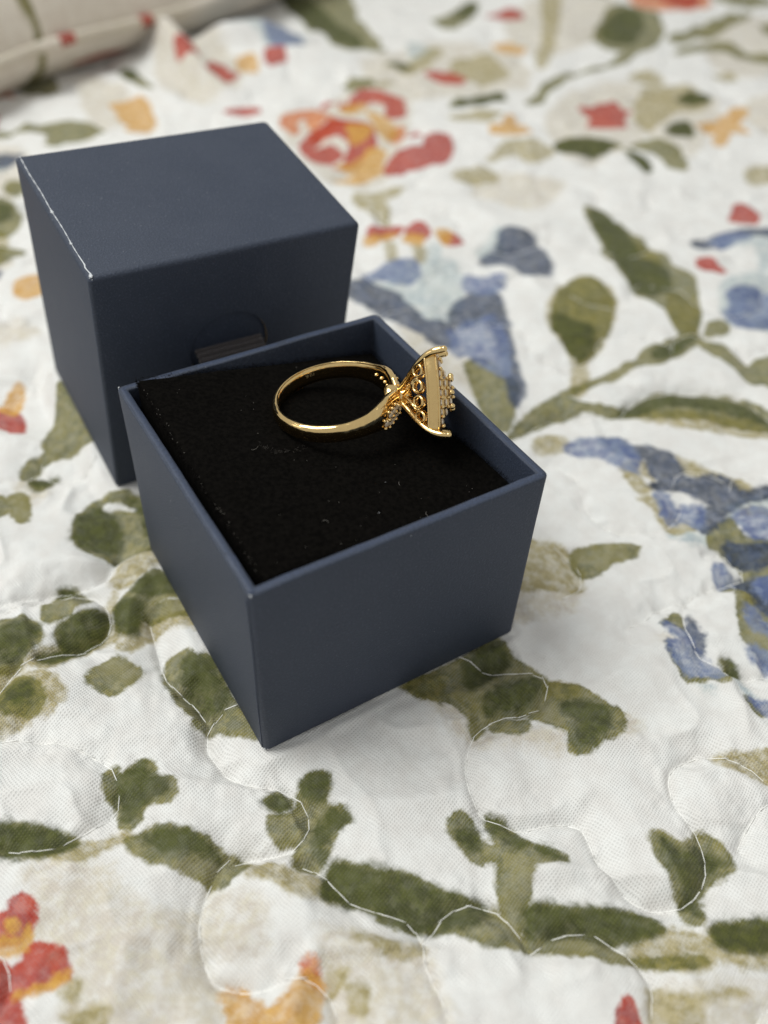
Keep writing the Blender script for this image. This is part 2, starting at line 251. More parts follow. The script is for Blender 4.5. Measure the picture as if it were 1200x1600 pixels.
d 1.66,2.02 2.14,2.40 2.47,2.14 2.17,1.85 1.87,1.62 1.65,1.41
d 2.32,1.59 2.89,1.76 2.85,1.36 2.40,1.14 2.01,0.99 1.91,1.23
w 0.88,1.23 1.81,1.29 1.83,0.55 1.51,0.59 1.25,0.87
g 3.05,1.70 3.33,1.66 3.65,1.54 4.05,1.25 4.28,1.14 4.19,0.76 3.89,0.56 3.50,0.33 3.29,0.37 3.27,0.64 2.92,0.86 2.66,0.97 2.89,1.17
k 3.00,1.70 3.55,1.64 3.52,1.41 3.19,1.38
d 3.28,1.26 4.04,1.18 3.98,0.81 3.51,0.41 3.36,0.52 3.46,0.89
g 2.00,0.80 2.39,0.95 2.65,0.90 2.58,0.65 2.26,0.63
w 2.58,0.65 3.01,0.74 3.26,0.52 3.29,0.34 2.87,0.37 2.35,0.46 1.77,0.42 2.00,0.68
w 4.25,1.13 4.56,1.03 4.35,0.77 4.19,0.76
b 6.72,4.71 6.87,4.80 6.99,4.46 6.94,4.36 6.75,4.28 6.68,4.44
b 5.40,3.16 5.51,3.23 5.66,3.03 5.78,2.92 5.87,2.66 5.97,2.50 6.10,2.25 6.23,2.12 6.14,2.03 5.87,2.04 5.59,2.00 5.45,2.21 5.34,2.48 5.33,2.65 5.48,2.72 5.56,2.79 5.41,2.95
g 5.38,3.16 5.54,3.39 5.70,3.43 5.75,3.22 5.67,3.09 5.51,3.20
n 5.81,3.28 5.96,3.29 6.02,2.94 5.98,2.64 5.89,2.75 5.82,2.98
g 5.33,2.65 5.35,2.43 5.43,2.12 5.56,1.89 5.84,1.91 5.99,2.00 6.25,1.93 6.32,2.02 6.15,2.06 5.63,1.97 5.45,2.24 5.35,2.51
w 5.25,2.79 5.38,2.80 5.51,2.72 5.33,2.65
p 6.25,2.21 6.48,2.14 6.61,1.85 6.69,1.70 6.56,1.74 6.40,2.00
d 6.29,2.38 6.42,2.44 6.56,2.26 6.56,2.17 6.41,2.19
p 5.80,1.82 5.93,1.80 5.87,1.67
g 6.54,1.66 6.64,1.61 6.68,1.41 6.72,1.33 6.66,1.28 6.53,1.45
b 6.58,1.64 6.73,1.59 6.88,1.53 6.83,1.34 6.68,1.41
g 6.79,4.15 6.98,4.13 6.89,3.74 6.81,3.05 6.94,2.83 7.38,2.57 8.05,4.89 7.36,4.63 7.15,4.37 6.94,4.36
b 7.07,3.69 7.21,3.66 7.27,3.36 7.55,3.32 7.47,3.04 7.11,3.19 7.02,3.40
b 7.46,4.43 7.82,4.53 7.68,4.02 7.47,4.17
n 7.05,4.40 7.43,4.50 7.77,4.35 7.56,3.60 7.28,3.73 7.34,4.16 7.11,4.24
b 6.87,2.82 7.09,2.78 7.35,2.62 7.27,2.33 6.91,2.53
k 7.07,4.07 7.26,4.05 7.35,3.90 7.14,3.79
g 1.25,40.64 2.40,42.53 3.28,44.47 3.02,41.54 2.18,39.77
d 2.21,41.38 3.28,44.47 3.03,41.82
r 3.99,41.73 5.20,43.10 5.64,42.34 5.09,41.41
y 4.01,37.63 4.86,38.03 5.38,36.94 4.46,36.31
k 7.29,47.85 8.10,48.02 6.99,39.68 6.12,35.27 5.90,35.23 6.73,40.14
g 9.16,39.58 10.20,43.55 11.24,44.93 12.43,44.00 12.41,41.24 11.20,38.01 9.89,37.30 9.19,37.64
d 9.40,39.13 10.28,43.00 11.44,44.09 11.61,42.16 10.59,38.86 9.73,38.22
o 11.80,46.26 12.68,48.37 15.63,49.68 16.15,47.18 15.36,45.19 13.71,44.55 12.12,45.11
r 13.36,47.22 15.75,47.73 14.72,45.35
g 4.94,29.57 5.81,31.92 7.14,34.16 8.97,35.12 9.96,36.85 10.89,37.95 9.60,35.45 7.40,34.00 6.26,32.39 5.37,29.99
g 12.86,40.29 14.88,42.26 17.02,44.36 17.73,44.50 15.59,41.86 13.63,40.18
g 12.47,37.54 14.27,39.55 15.70,40.32 16.61,39.01 17.28,38.65 16.87,37.18 15.58,37.41 14.84,38.68 13.30,37.92
g 16.86,47.97 18.93,48.41 19.60,46.97 17.49,46.23
k -0.16,33.30 1.09,36.15 1.38,36.20 0.26,32.96
p 0.05,36.89 1.38,35.74 0.38,34.67
k 1.78,33.64 3.24,35.19 4.32,34.09 3.67,32.34 2.17,32.49
r 0.95,32.88 1.92,33.46 2.31,32.31 1.62,31.80
d 1.84,28.72 2.78,30.29 3.88,31.22 3.95,30.12 2.99,29.08
k 1.81,27.38 2.95,28.05 3.70,28.00 2.67,27.35
y 3.23,26.02 3.64,27.01 4.19,27.91 4.58,26.53 4.06,25.99
k 4.37,25.28 4.88,25.81 5.41,25.14 5.12,24.53 4.52,24.30
k 3.01,23.94 3.77,25.20 4.51,25.60 3.36,23.99
r 7.09,29.73 7.68,29.83 8.16,30.44 8.68,31.26 8.68,29.99 9.12,29.88 8.61,29.10 8.46,27.75 7.78,27.81 7.15,27.71 7.41,28.75
w 9.50,31.39 10.68,32.74 12.16,32.60 12.71,30.81 11.87,28.27 10.67,25.61 9.56,26.65 9.03,27.84
k 9.84,31.83 11.03,32.41 10.86,30.16 9.73,28.27 9.28,28.53
d 11.44,31.71 12.26,32.42 12.52,31.14 11.75,30.66
d 10.51,28.39 11.10,28.81 10.95,27.48 10.44,27.41
y 11.68,28.57 12.73,29.23 13.55,30.23 13.51,29.53 12.82,28.58 13.22,27.67 12.51,27.56 11.86,26.38 12.05,27.97
d 5.68,25.48 6.46,26.04 7.66,26.07 7.83,25.64 6.81,25.05 5.89,25.21
d 8.24,25.26 8.68,25.04 8.91,24.36 8.60,24.60
g 8.68,25.77 9.53,26.49 10.12,25.83 10.12,24.12 9.80,24.21 9.58,25.45
w 14.36,31.07 15.31,31.59 14.30,27.99 13.74,28.23
k 1.84,22.43 2.75,23.09 3.29,22.76 2.16,21.96
k 9.97,34.24 10.78,34.80 11.16,33.82 10.15,33.65
w -1.83,33.42 1.84,37.70 4.98,35.50 5.02,32.18 3.07,31.08 -0.06,28.76 -0.82,28.64
w 4.84,42.46 8.09,45.48 10.74,47.30 9.71,40.20 6.54,36.69 5.27,37.39
w 6.51,30.90 9.83,33.39 9.30,27.24 6.73,24.47 5.53,26.36
w 2.74,22.82 5.61,22.69 4.54,20.56 2.87,20.82
k 10.33,33.08 12.25,33.00 12.43,30.76 10.86,30.16 10.26,31.14
w -10.55,32.71 -8.93,34.30 -6.67,30.58 -7.68,27.54 -9.40,28.65
w -12.83,29.17 -11.01,28.03 -9.84,25.27 -11.12,24.77
w 14.88,42.26 18.81,44.14 16.35,35.34 14.16,35.82
k 13.80,34.90 14.45,35.22 14.33,34.16 13.69,33.84
k 12.62,24.47 13.43,24.86 13.11,23.72 12.33,23.34
"""
SEAMS = """
-5.90,0.03 -5.48,0.05 -5.05,0.04 -4.64,-0.06 -4.35,-0.18 -4.10,-0.31 -3.92,-0.51 -3.80,-0.81 -3.79,-1.03 -3.90,-1.21 -4.12,-1.43 -4.39,-1.61 -4.67,-1.71 -5.01,-1.74 -5.38,-1.69
-6.29,0.87 -6.14,1.37 -5.90,1.61 -5.52,1.86 -5.09,2.01 -4.85,2.33 -4.85,2.63 -5.01,2.93 -5.32,3.17 -5.65,3.11 -5.97,3.02 -6.40,2.83 -6.88,2.55
-2.00,0.86 -2.22,0.84 -2.39,0.80 -2.59,0.64 -2.67,0.39 -2.58,0.10 -2.31,-0.22 -2.07,-0.39 -1.76,-0.49 -1.34,-0.53 -1.08,-0.65 -0.89,-0.86 -0.83,-1.07 -0.88,-1.32 -1.10,-1.50 -1.41,-1.58 -1.71,-1.62 -1.97,-1.71
-1.98,-1.63 -2.06,-1.73 -2.14,-1.92 -2.21,-2.16 -2.24,-2.38 -2.21,-2.64 -2.13,-2.98 -2.00,-3.21 -1.89,-3.35 -1.64,-3.41 -1.30,-3.42 -1.06,-3.34 -0.77,-3.25 -0.50,-3.32 -0.28,-3.52 -0.17,-3.85
1.50,2.11 2.06,1.94 2.57,1.94 2.95,1.87 3.06,1.64 2.99,1.37 2.84,1.17 2.50,1.05 2.12,0.93 1.84,0.73 1.67,0.42 1.59,-0.05 1.63,-0.38 1.73,-0.62 1.88,-0.80 2.16,-0.91 2.45,-0.97 2.81,-0.84 3.16,-0.77 3.38,-0.84 3.47,-1.06 3.53,-1.33 3.69,-1.57 3.93,-1.84 4.22,-2.00 4.55,-2.01 4.79,-1.95 5.02,-1.75 5.17,-1.46 5.21,-1.11 5.14,-0.86 4.94,-0.56 4.88,-0.21 4.92,0.10 5.12,0.34 5.53,0.51 5.99,0.45 6.31,0.30 6.60,0.03
-0.89,-1.71 -0.50,-1.87 -0.20,-2.18 0.35,-2.33 0.72,-2.44 0.92,-2.73 0.92,-2.94 1.03,-3.18 1.16,-3.45 1.24,-3.78
0.92,-2.73 1.10,-2.51 1.22,-2.33 1.45,-2.21 1.72,-2.16 1.95,-2.22 2.16,-2.41 2.33,-2.61 2.41,-2.78 2.54,-2.69 2.73,-2.55 3.02,-2.44 3.33,-2.45 3.58,-2.57 3.82,-2.74 4.00,-2.98 4.05,-3.18 3.99,-3.38 3.96,-3.69
7.14,2.27 6.73,2.12 6.48,2.14 6.26,2.26 6.07,2.42 5.89,2.66 5.83,2.92 5.78,3.16 5.79,3.41 5.87,3.69 6.09,3.93 6.33,4.11 6.75,4.28 6.94,4.36 7.18,4.51 7.27,4.55 7.27,4.76 7.18,4.92 6.96,5.15 6.54,5.05
6.94,4.36 7.15,4.27 7.33,4.12 7.43,3.94 7.58,3.85
5.90,3.69 5.55,3.67 5.25,3.49 5.06,3.26 4.67,3.08
3.54,3.63 3.88,3.90 3.98,4.23 3.91,4.65 3.56,5.02 3.25,5.13 2.65,4.90
2.73,8.23 3.70,9.26 4.62,9.34 5.54,9.43 5.78,9.95 6.56,10.42 7.80,10.67 8.75,10.36 9.27,9.41
5.75,-1.08 6.22,-0.43 6.83,-0.07
-4.97,-3.13 -4.70,-3.27 -4.55,-3.58 -4.59,-3.81
-5.11,4.12 -5.30,3.45 -6.26,3.06 -7.07,2.69
-2.60,0.50 -3.00,0.97 -3.51,1.32 -3.82,1.98 -4.15,2.68
"""

# ------------------------------------------------------------------ helpers
def lin(r, g, b):
    f = lambda c: (c/255/12.92) if c/255 <= 0.04045 else ((c/255+0.055)/1.055)**2.4
    return (f(r), f(g), f(b), 1.0)

def link(name, me, parent=None, mat=None):
    o = bpy.data.objects.new(name, me); COL.objects.link(o)
    if parent: o.parent = parent
    if mat and not me.materials: me.materials.append(mat)
    return o

def mesh(name, verts, faces, mat, parent=None, smooth=True):
    me = bpy.data.meshes.new(name)
    me.from_pydata([(v[0]*S, v[1]*S, v[2]*S) for v in verts], [], [tuple(int(i) for i in f) for f in faces])
    if smooth: me.polygons.foreach_set('use_smooth', [True]*len(me.polygons))
    me.update()
    return link(name, me, parent, mat)

def merge(parts):
    V = []; F = []
    for v, f in parts:
        n = len(V); V += [tuple(p) for p in v]; F += [tuple(i+n for i in q) for q in f]
    return V, F

def tag(o, label, cat, group=None, kind=None):
    o['label'] = label
    if cat: o['category'] = cat
    if group: o['group'] = group
    if kind: o['kind'] = kind
    return o

def thing(name, e1, e2, e3, o):
    t = bpy.data.objects.new(name, None); COL.objects.link(t)
    t.empty_display_size = 0.01
    m = Matrix.Identity(4)
    for i in range(3):
        m[i][0] = e1[i]; m[i][1] = e2[i]; m[i][2] = e3[i]; m[i][3] = o[i]*S
    t.matrix_world = m
    return t

def rrect(x0, x1, y0, y1, r, n=5):
    P = []
    for cx, cy, a in ((x1-r, y0+r, -90), (x1-r, y1-r, 0), (x0+r, y1-r, 90), (x0+r, y0+r, 180)):
        for k in range(n+1):
            t = math.radians(a+90*k/n); P.append((cx+r*math.cos(t), cy+r*math.sin(t)))
    return P

def loft(loops, closed=True, cap0=False, cap1=False):
    V = []; F = []; n = len(loops[0])
    for L in loops: V += list(L)
    for i in range(len(loops)-1):
        for k in range(n if closed else n-1):
            a = i*n+k; b = i*n+(k+1) % n
            F.append((a, b, b+n, a+n))
    if cap0: F.append(tuple(range(n-1, -1, -1)))
    if cap1: F.append(tuple(range((len(loops)-1)*n, len(loops)*n)))
    return V, F

def tube(P, rad, n=8, cap=True, flat=1.0):
    P = np.asarray(P, float); m = len(P)
    rad = np.broadcast_to(np.asarray(rad, float), (m,))
    T = np.gradient(P, axis=0); T /= np.linalg.norm(T, axis=1)[:, None]+1e-12
    ref = np.array([0, 0, 1.0]) if abs(T[0][2]) < 0.9 else np.array([1.0, 0, 0])
    N = np.cross(T[0], ref); N /= np.linalg.norm(N)
    loops = []
    for i in range(m):
        N = N - T[i]*(N@T[i]); N /= np.linalg.norm(N); B = np.cross(T[i], N)
        loops.append([tuple(P[i]+rad[i]*(math.cos(t)*N+flat*math.sin(t)*B)) for t in np.linspace(0, 2*math.pi, n, endpoint=False)])
    return loft(loops, True, cap, cap)

def torus(c, ax1, ax2, R, r, n=24, m=8, sx=1.0):
    c = np.array(c); a1 = np.array(ax1); a2 = np.array(ax2); nn = np.cross(a1, a2)
    V = []; F = []
    for i in range(n):
        t = 2*math.pi*i/n; d = a1*math.cos(t)*sx+a2*math.sin(t)
        for k in range(m):
            s = 2*math.pi*k/m
            V.append(tuple(c+d*(R+r*math.cos(s))+nn*r*math.sin(s)))
    for i in range(n):
        for k in range(m):
            F.append((i*m+k, ((i+1) % n)*m+k, ((i+1) % n)*m+(k+1) % m, i*m+(k+1) % m))
    return V, F

def ico(c, r, sub=1):
    bm = bmesh.new(); bmesh.ops.create_icosphere(bm, subdivisions=sub, radius=r)
    V = [tuple(np.array(v.co)+np.array(c)) for v in bm.verts]; F = [tuple(v.index for v in f.verts) for f in bm.faces]
    bm.free(); return V, F

def spline(P, n=8):
    P = np.asarray(P, float); m = len(P); out = []
    for i in range(m-1):
        p0 = P[max(i-1, 0)]; p1 = P[i]; p2 = P[i+1]; p3 = P[min(i+2, m-1)]
        for k in range(n):
            t = k/n
            out.append(0.5*((2*p1)+(-p0+p2)*t+(2*p0-5*p1+4*p2-p3)*t*t+(-p0+3*p1-3*p2+p3)*t**3))
    out.append(P[-1]); return np.array(out)

class Lattice:
    """smooth value noise in numpy, -1..1"""
    def __init__(self, seed): self.t = np.random.default_rng(seed).uniform(-1, 1, (256, 256))
    def __call__(self, x, y):
        xi = np.floor(x).astype(int); yi = np.floor(y).astype(int); fx = x-xi; fy = y-yi
        fx = fx*fx*fx*(fx*(fx*6-15)+10); fy = fy*fy*fy*(fy*(fy*6-15)+10)
        g = lambda a, b: self.t[a & 255, b & 255]
        return (g(xi, yi)*(1-fx)+g(xi+1, yi)*fx)*(1-fy)+(g(xi, yi+1)*(1-fx)+g(xi+1, yi+1)*fx)*fy
N1, N2, N3, N4 = Lattice(1), Lattice(2), Lattice(3), Lattice(4)

# ------------------------------------------------------------------ materials
class NT:
    def __init__(self, name):
        self.m = bpy.data.materials.new(name); self.m.use_nodes = True
        self.t = self.m.node_tree; self.n = self.t.nodes; self.b = self.n['Principled BSDF']
    def new(self, ty, **kw):
        n = self.n.new(ty)
        for k, v in kw.items(): setattr(n, k, v)
        return n
    def put(self, sock, v):
        if hasattr(v, 'links') or hasattr(v, 'is_output'): self.t.links.new(v, sock)
        else: sock.default_value = v
    def math(self, op, a, b=0.0, c=0.0):
        n = self.new('ShaderNodeMath', operation=op)
        for i, v in enumerate((a, b, c)): self.put(n.inputs[i], v)
        return n.outputs[0]
    def mix(self, f, a, b, blend='MIX'):
        n = self.new('ShaderNodeMix', data_type='RGBA', blend_type=blend)
        self.put(n.inputs[0], f); self.put(n.inputs[6], a); self.put(n.inputs[7], b)
        return n.outputs[2]
    def noise(self, vec, scale, detail=2.0, rough=0.5):
        n = self.new('ShaderNodeTexNoise'); self.put(n.inputs['Vector'], vec)
        n.inputs['Scale'].default_value = scale; n.inputs['Detail'].default_value = detail; n.inputs['Roughness'].default_value = rough
        return n
    def ramp(self, v, a, b, c=0.0, d=1.0, smooth=True):
        n = self.new('ShaderNodeMapRange', interpolation_type='SMOOTHSTEP' if smooth else 'LINEAR')
        for s, q in zip(n.inputs, (v, a, b, c, d)): self.put(s, q)
        return n.outputs[0]
    def cm(self):
        tc = self.new('ShaderNodeTexCoord'); v = self.new('ShaderNodeVectorMath', operation='SCALE')
        self.t.links.new(tc.outputs['Object'], v.inputs[0]); v.inputs['Scale'].default_value = 100.0
        return v.outputs[0]
    def bump(self, h, strength, dist, normal=None):
        n = self.new('ShaderNodeBump'); n.inputs['Strength'].default_value = strength; n.inputs['Distance'].default_value = dist*S
        self.put(n.inputs['Height'], h)
        if normal: self.put(n.inputs['Normal'], normal)
        return n.outputs[0]

LAYERS = 'wpkgdnborY'.replace('Y', 'y')
INK = {  # colour, edge softness, edge raggedness, opacity lo/hi
 'w': (lin(196, 186, 172), .16, .26, .35, .85), 'p': (lin(164, 178, 184), .11, .2, .45, .95),
 'k': (lin(146, 134, 84), .07, .16, .60, 1.0), 'g': (lin(94, 94, 44), .045, .12, .90, 1.0),
 'd': (lin(58, 64, 36), .11, .20, .72, 1.0), 'n': (lin(46, 57, 76), .08, .18, .84, 1.0),
 'b': (lin(90, 104, 146), .07, .17, .70, 1.0), 'o': (lin(190, 98, 54), .05, .12, .75, 1.0),
 'r': (lin(158, 46, 38), .04, .10, .86, 1.0), 'y': (lin(196, 146, 66), .06, .14, .72, 1.0)}

def cloth_material(name='printed_cotton', c0=(230, 230, 228), c1=(224, 222, 219)):
    m = NT(name); cm = m.cm(); t = m.t
    # muslin weave: two crossing thread sets, wobbling a little
    wob = m.noise(cm, 1.6, 2.0)
    wv = m.new('ShaderNodeVectorMath', operation='MULTIPLY_ADD')
    t.links.new(wob.outputs['Color'], wv.inputs[0]); wv.inputs[1].default_value = (.16, .16, 0); t.links.new(cm, wv.inputs[2])
    rot = m.new('ShaderNodeVectorRotate', rotation_type='Z_AXIS'); t.links.new(wv.outputs[0], rot.inputs['Vector']); rot.inputs['Angle'].default_value = math.radians(38)
    sep = m.new('ShaderNodeSeparateXYZ'); t.links.new(rot.outputs[0], sep.inputs[0])
    per = 2*math.pi/0.044
    cu = m.math('COSINE', m.math('MULTIPLY', sep.outputs[0], per)); cv = m.math('COSINE', m.math('MULTIPLY', sep.outputs[1], per*.93))
    pu = m.math('MULTIPLY_ADD', cu, .5, .5); pv = m.math('MULTIPLY_ADD', cv, .5, .5)
    hole = m.math('MULTIPLY', pu, pv)                                        # 1 in the gaps between threads
    slub = m.noise(cm, 9.0, 3.0, .6)
    gap = m.math('MULTIPLY', m.math('POWER', hole, 1.4), m.ramp(slub.outputs['Fac'], .3, .62, .35, 1.0))
    # watercolour print: one signed distance per ink, thresholded with ragged noise
    fine = m.noise(cm, 7.0, 4.0, .62); mid = m.noise(cm, 2.3, 3.0, .55); mott = m.noise(cm, 5.0, 5.0, .68)
    mott2 = m.noise(cm, 1.15, 4.0, .62); big = m.noise(cm, .75, 3.0, .6)
    sb = m.new('ShaderNodeSeparateColor'); t.links.new(mott2.outputs['Color'], sb.inputs[0])
    sg = m.new('ShaderNodeSeparateColor'); t.links.new(big.outputs['Color'], sg.inputs[0])
    sc = m.new('ShaderNodeSeparateXYZ'); t.links.new(cm, sc.inputs[0])
    loose = m.ramp(sc.outputs[1], 7.0, 24.0, 0.0, .75)            # the big blossoms are painted more loosely than the sprigs
    sf = m.new('ShaderNodeSeparateColor'); t.links.new(fine.outputs['Color'], sf.inputs[0])
    sm = m.new('ShaderNodeSeparateColor'); t.links.new(mid.outputs['Color'], sm.inputs[0])
    st = m.new('ShaderNodeSeparateColor'); t.links.new(mott.outputs['Color'], st.inputs[0])
    col = m.mix(m.ramp(mid.outputs['Fac'], .3, .7), lin(*c0), lin(*c1))
    for i, L in enumerate(LAYERS):
        c, soft, rag, lo, hi = INK[L]
        a = m.new('ShaderNodeAttribute'); a.attribute_name = 'ink_'+L
        e1 = m.math('MULTIPLY_ADD', m.math('SUBTRACT', sf.outputs[i % 3], .5), rag*1.5, m.math('SUBTRACT', a.outputs['Fac'], .045))
        e2 = m.math('MULTIPLY_ADD', m.math('SUBTRACT', sm.outputs[(i+1) % 3], .5), rag*1.2, e1)
        e2 = m.math('MULTIPLY_ADD', m.math('SUBTRACT', sg.outputs[i % 3], .5), loose, e2)
        e3 = m.math('MULTIPLY_ADD', m.math('SUBTRACT', hole, .25), .018, e2)
        mask = m.ramp(e3, -soft, soft, 1.0, 0.0)
        op = m.math('MULTIPLY', m.ramp(st.outputs[(i+2) % 3], .36, .60, lo, hi), m.ramp(sb.outputs[(i+1) % 3], .34, .50, min(1, .75+.25*lo), 1.0))
        # pigment pools along the edge of a wash, thins inside
        ring = m.ramp(e2, -.16, -.02, .95, 1.0)
        fac = m.math('MULTIPLY', m.math('MULTIPLY', mask, op), ring)
        thin = m.math('MULTIPLY', fac, m.math('SUBTRACT', 1.0, m.math('MULTIPLY', pu if i % 2 else pv, .13 if L in 'gdk' else .06)))
        alt = {'g': lin(132, 125, 66), 'd': lin(80, 86, 42), 'k': lin(176, 164, 122), 'b': lin(138, 150, 172), 'n': lin(80, 92, 118), 'p': lin(196, 204, 200), 'w': lin(206, 198, 176), 'o': lin(214, 140, 80), 'r': lin(184, 72, 50), 'y': lin(212, 168, 92)}[L]
        c2 = m.mix(m.math('MULTIPLY', m.math('MAXIMUM', m.ramp(st.outputs[i % 3], .44, .60), m.math('MULTIPLY', m.ramp(sb.outputs[i % 3], .46, .62), .8)), .85), c, alt)
        col = m.mix(thin, col, c2)
    # threads: gaps show the grey batting under the muslin
    col2 = m.mix(m.math('MULTIPLY', gap, .31), col, m.mix(1.0, col, (.50, .49, .47, 1), 'MULTIPLY'))
    m.put(m.b.inputs['Base Color'], col2)
    m.b.inputs['Roughness'].default_value = 0.92; m.b.inputs['Specular IOR Level'].default_value = 0.18
    m.b.inputs['Sheen Weight'].default_value = 0.03; m.b.inputs['Sheen Roughness'].default_value = 0.5
    hgt = m.math('MULTIPLY_ADD', hole, -1.0, m.math('MULTIPLY', slub.outputs['Fac'], .7))
    b1 = m.bump(hgt, .8, .011)
    b2 = m.bump(mott.outputs['Fac'], .35, .035, b1)
    m.put(m.b.inputs['Normal'], b2)
    return m.m
M_CLOTH = cloth_material(); M_PILLOW = cloth_material('pillow_cotton_warm_lit', (228, 220, 207), (220, 210, 196))  # pillow is the same cotton, warm light painted into a creamier base

def paper_material():
    m = NT('navy_wrapping_paper'); cm = m.cm()
    g = m.noise(cm, 26, 3, .65); s = m.noise(cm, 1.3, 4, .6); sp = m.noise(cm, 30, 1, .5)
    c = m.mix(m.ramp(s.outputs['Fac'], .3, .7), lin(41, 50, 67), lin(47, 55, 71))
    c = m.mix(m.ramp(g.outputs['Fac'], 0.50, .75, 0, .42), c, lin(84, 92, 112))
    c = m.mix(m.ramp(sp.outputs['Fac'], 0.765, .785, 0, .5), c, lin(150, 152, 158))
    m.put(m.b.inputs['Base Color'], c)
    m.put(m.b.inputs['Roughness'], m.ramp(s.outputs['Fac'], 0.2, .8, .60, .66))
    m.b.inputs['Specular IOR Level'].default_value = .5
    b = m.bump(g.outputs['Fac'], 1.0, .014); b = m.bump(s.outputs['Fac'], .10, .04, b)
    m.put(m.b.inputs['Normal'], b); return m.m
M_PAPER = paper_material()

def plain(name, c, rough=.6, metal=0.0, spec=.5, nscale=20.0, namp=.15, bump=0.0, bdist=.005, sheen=0.0):
    m = NT(name); cm = m.cm(); n = m.noise(cm, nscale, 3, .6)
    f = m.ramp(n.outputs['Fac'], .3, .7)
    m.put(m.b.inputs['Base Color'], m.mix(f, tuple(x*(1-namp) for x in c[:3])+(1,), tuple(min(1, x*(1+namp)) for x in c[:3])+(1,)))
    m.b.inputs['Roughness'].default_value = rough; m.b.inputs['Metallic'].default_value = metal
    m.b.inputs['Specular IOR Level'].default_value = spec
    if bump: m.put(m.b.inputs['Normal'], m.bump(n.outputs['Fac'], bump, bdist))
    if sheen: m.b.inputs['Sheen Weight'].default_value = sheen; m.b.inputs['Sheen Roughness'].default_value = .35
    return m.m
M_RIM = plain('navy_paper_fold', lin(50, 60, 81), .55, 0, .5, 35, .25, .4, .006)
M_WORN = plain('bare_white_paper_fibre', lin(205, 208, 212), .85, 0, .2, 30, .12)
M_TAN = plain('cut_cardboard', lin(172, 146, 100), .8, 0, .3, 30, .2, .3)
M_RIBBON = plain('black_grosgrain', lin(78, 73, 74), .75, 0, .35, 60, .3, .4, .004, .3)
M_VELVET = plain('black_velvet', (.0030, .0026, .0022, 1), .95, 0, .04, 14, .5, .6, .02, .006)
M_PILE = plain('velvet_pile_fibre', (.006, .005, .0045, 1), .9, 0, .1, 14, .3)
M_LINT = plain('pale_lint', lin(128, 124, 118), .9, 0, .1, 14, .1)
M_FLUFF = plain('grey_velvet_fluff', lin(84, 80, 76), .9, 0, .1, 14, .2)
M_DARK = plain('lid_interior_board', lin(30, 32, 38), .8, 0, .2, 14, .15)
M_THREAD = plain('white_cotton_thread', lin(244, 243, 240), .7, 0, .3, 60, .08)
def gold(name, c, rough, bump):
    m = NT(name); cm = m.cm(); n = m.noise(cm, 16, 3, .6)
    m.put(m.b.inputs['Base Color'], m.mix(m.ramp(n.outputs['Fac'], .3, .7), c, tuple(x*.92 for x in c[:3])+(1,)))
    m.b.inputs['Metallic'].default_value = 1.0
    m.put(m.b.inputs['Roughness'], m.ramp(n.outputs['Fac'], .35, .7, rough*.7, rough*1.4))
    n2 = m.noise(cm, 2.6, 2, .5); m.put(m.b.inputs['Normal'], m.bump(n2.outputs['Fac'], .5, .05, m.bump(n.outputs['Fac'], bump, .004))); return m.m
M_GOLD = gold('polished_yellow_gold', (.87, .63, .29, 1), .11, .2)
M_GOLD_DIM = gold('brushed_dimmed_gold', (.82, .58, .26, 1), .24, .4)
M_STAMP = plain('frosted_stamp', (.95, .78, .5, 1), .55, 1.0)
def gem_material():
    m = NT('champagne_stone'); b = m.b; cm = m.cm(); n = m.noise(cm, 25, 1)
    m.put(b.inputs['Base Color'], m.mix(m.ramp(n.outputs['Fac'], .3, .7), (1.0, .90, .70, 1), (.95, .80, .60, 1)))
    b.inputs['Roughness'].default_value = .03; b.inputs['IOR'].default_value = 2.1
    b.inputs['Transmission Weight'].default_value = .25; b.inputs['Coat Weight'].default_value = .4
    return m.m
M_GEM = gem_material()

# ------------------------------------------------------------------ the bedspread: quilted sheet with the floral print
TA = 0.5805
TE1 = np.array([math.cos(TA), math.sin(TA), 0.0]); TE2 = np.array([-math.sin(TA), math.cos(TA), 0.0]); EZ = np.array([0, 0, 1.0])
TF = np.array([-1.653, 0.0, 0.0]); TW, TD, TH = 5.0, 5.17, 3.83
LA = 0.5897
le1 = np.array([math.cos(LA), math.sin(LA), 0.0]); le2 = np.array([-math.sin(LA), math.cos(LA), 0.0])
Lx, Ly = .1013, .1033
l1 = le1+np.array([0, 0, -Ly*le1[0]+Lx*le1[1]]); l1 /= np.linalg.norm(l1)
l2 = le2+np.array([0, 0, -Ly*le2[0]+Lx*le2[1]]); l2 -= l1*(l1@l2); l2 /= np.linalg.norm(l2)
l3 = np.cross(l1, l2)
LO = np.array([-5.4833, 5.8194, 0.121]); LW, LD, LH = 5.13, 3.96, 5.15

def chaikin(P):
    a, b, c, d = np.roll(P, 1, 0), P, np.roll(P, -1, 0), np.roll(P, -2, 0); out = []
    for t in (0, 1/3, 2/3): out.append(.5*(2*b+.85*(c-a)*t+(2*a-5*b+4*c-d)*t*t*.85+(3*b-a-3*c+d)*t**3*.85) if t else b)
    return np.stack(out, 1).reshape(-1, 2)
SHAPES = []
for ln in PRINT.strip().splitlines():
    a = ln.split(); P = np.array([[float(q) for q in t.split(',')] for t in a[1:]])
    SHAPES.append((a[0], chaikin(P)))
SEAMLINES = [np.array([[float(q) for q in t.split(',')] for t in ln.split()]) for ln in SEAMS.strip().splitlines()]
SEAMLINES = [spline(P, 5) for P in SEAMLINES]
for _ in range(3):                                     # a sewn line has no kinks
    SEAMLINES = [np.concatenate([P[:1], (P[:-2]+2*P[1:-1]+P[2:])/4, P[-1:]]) for P in SEAMLINES]

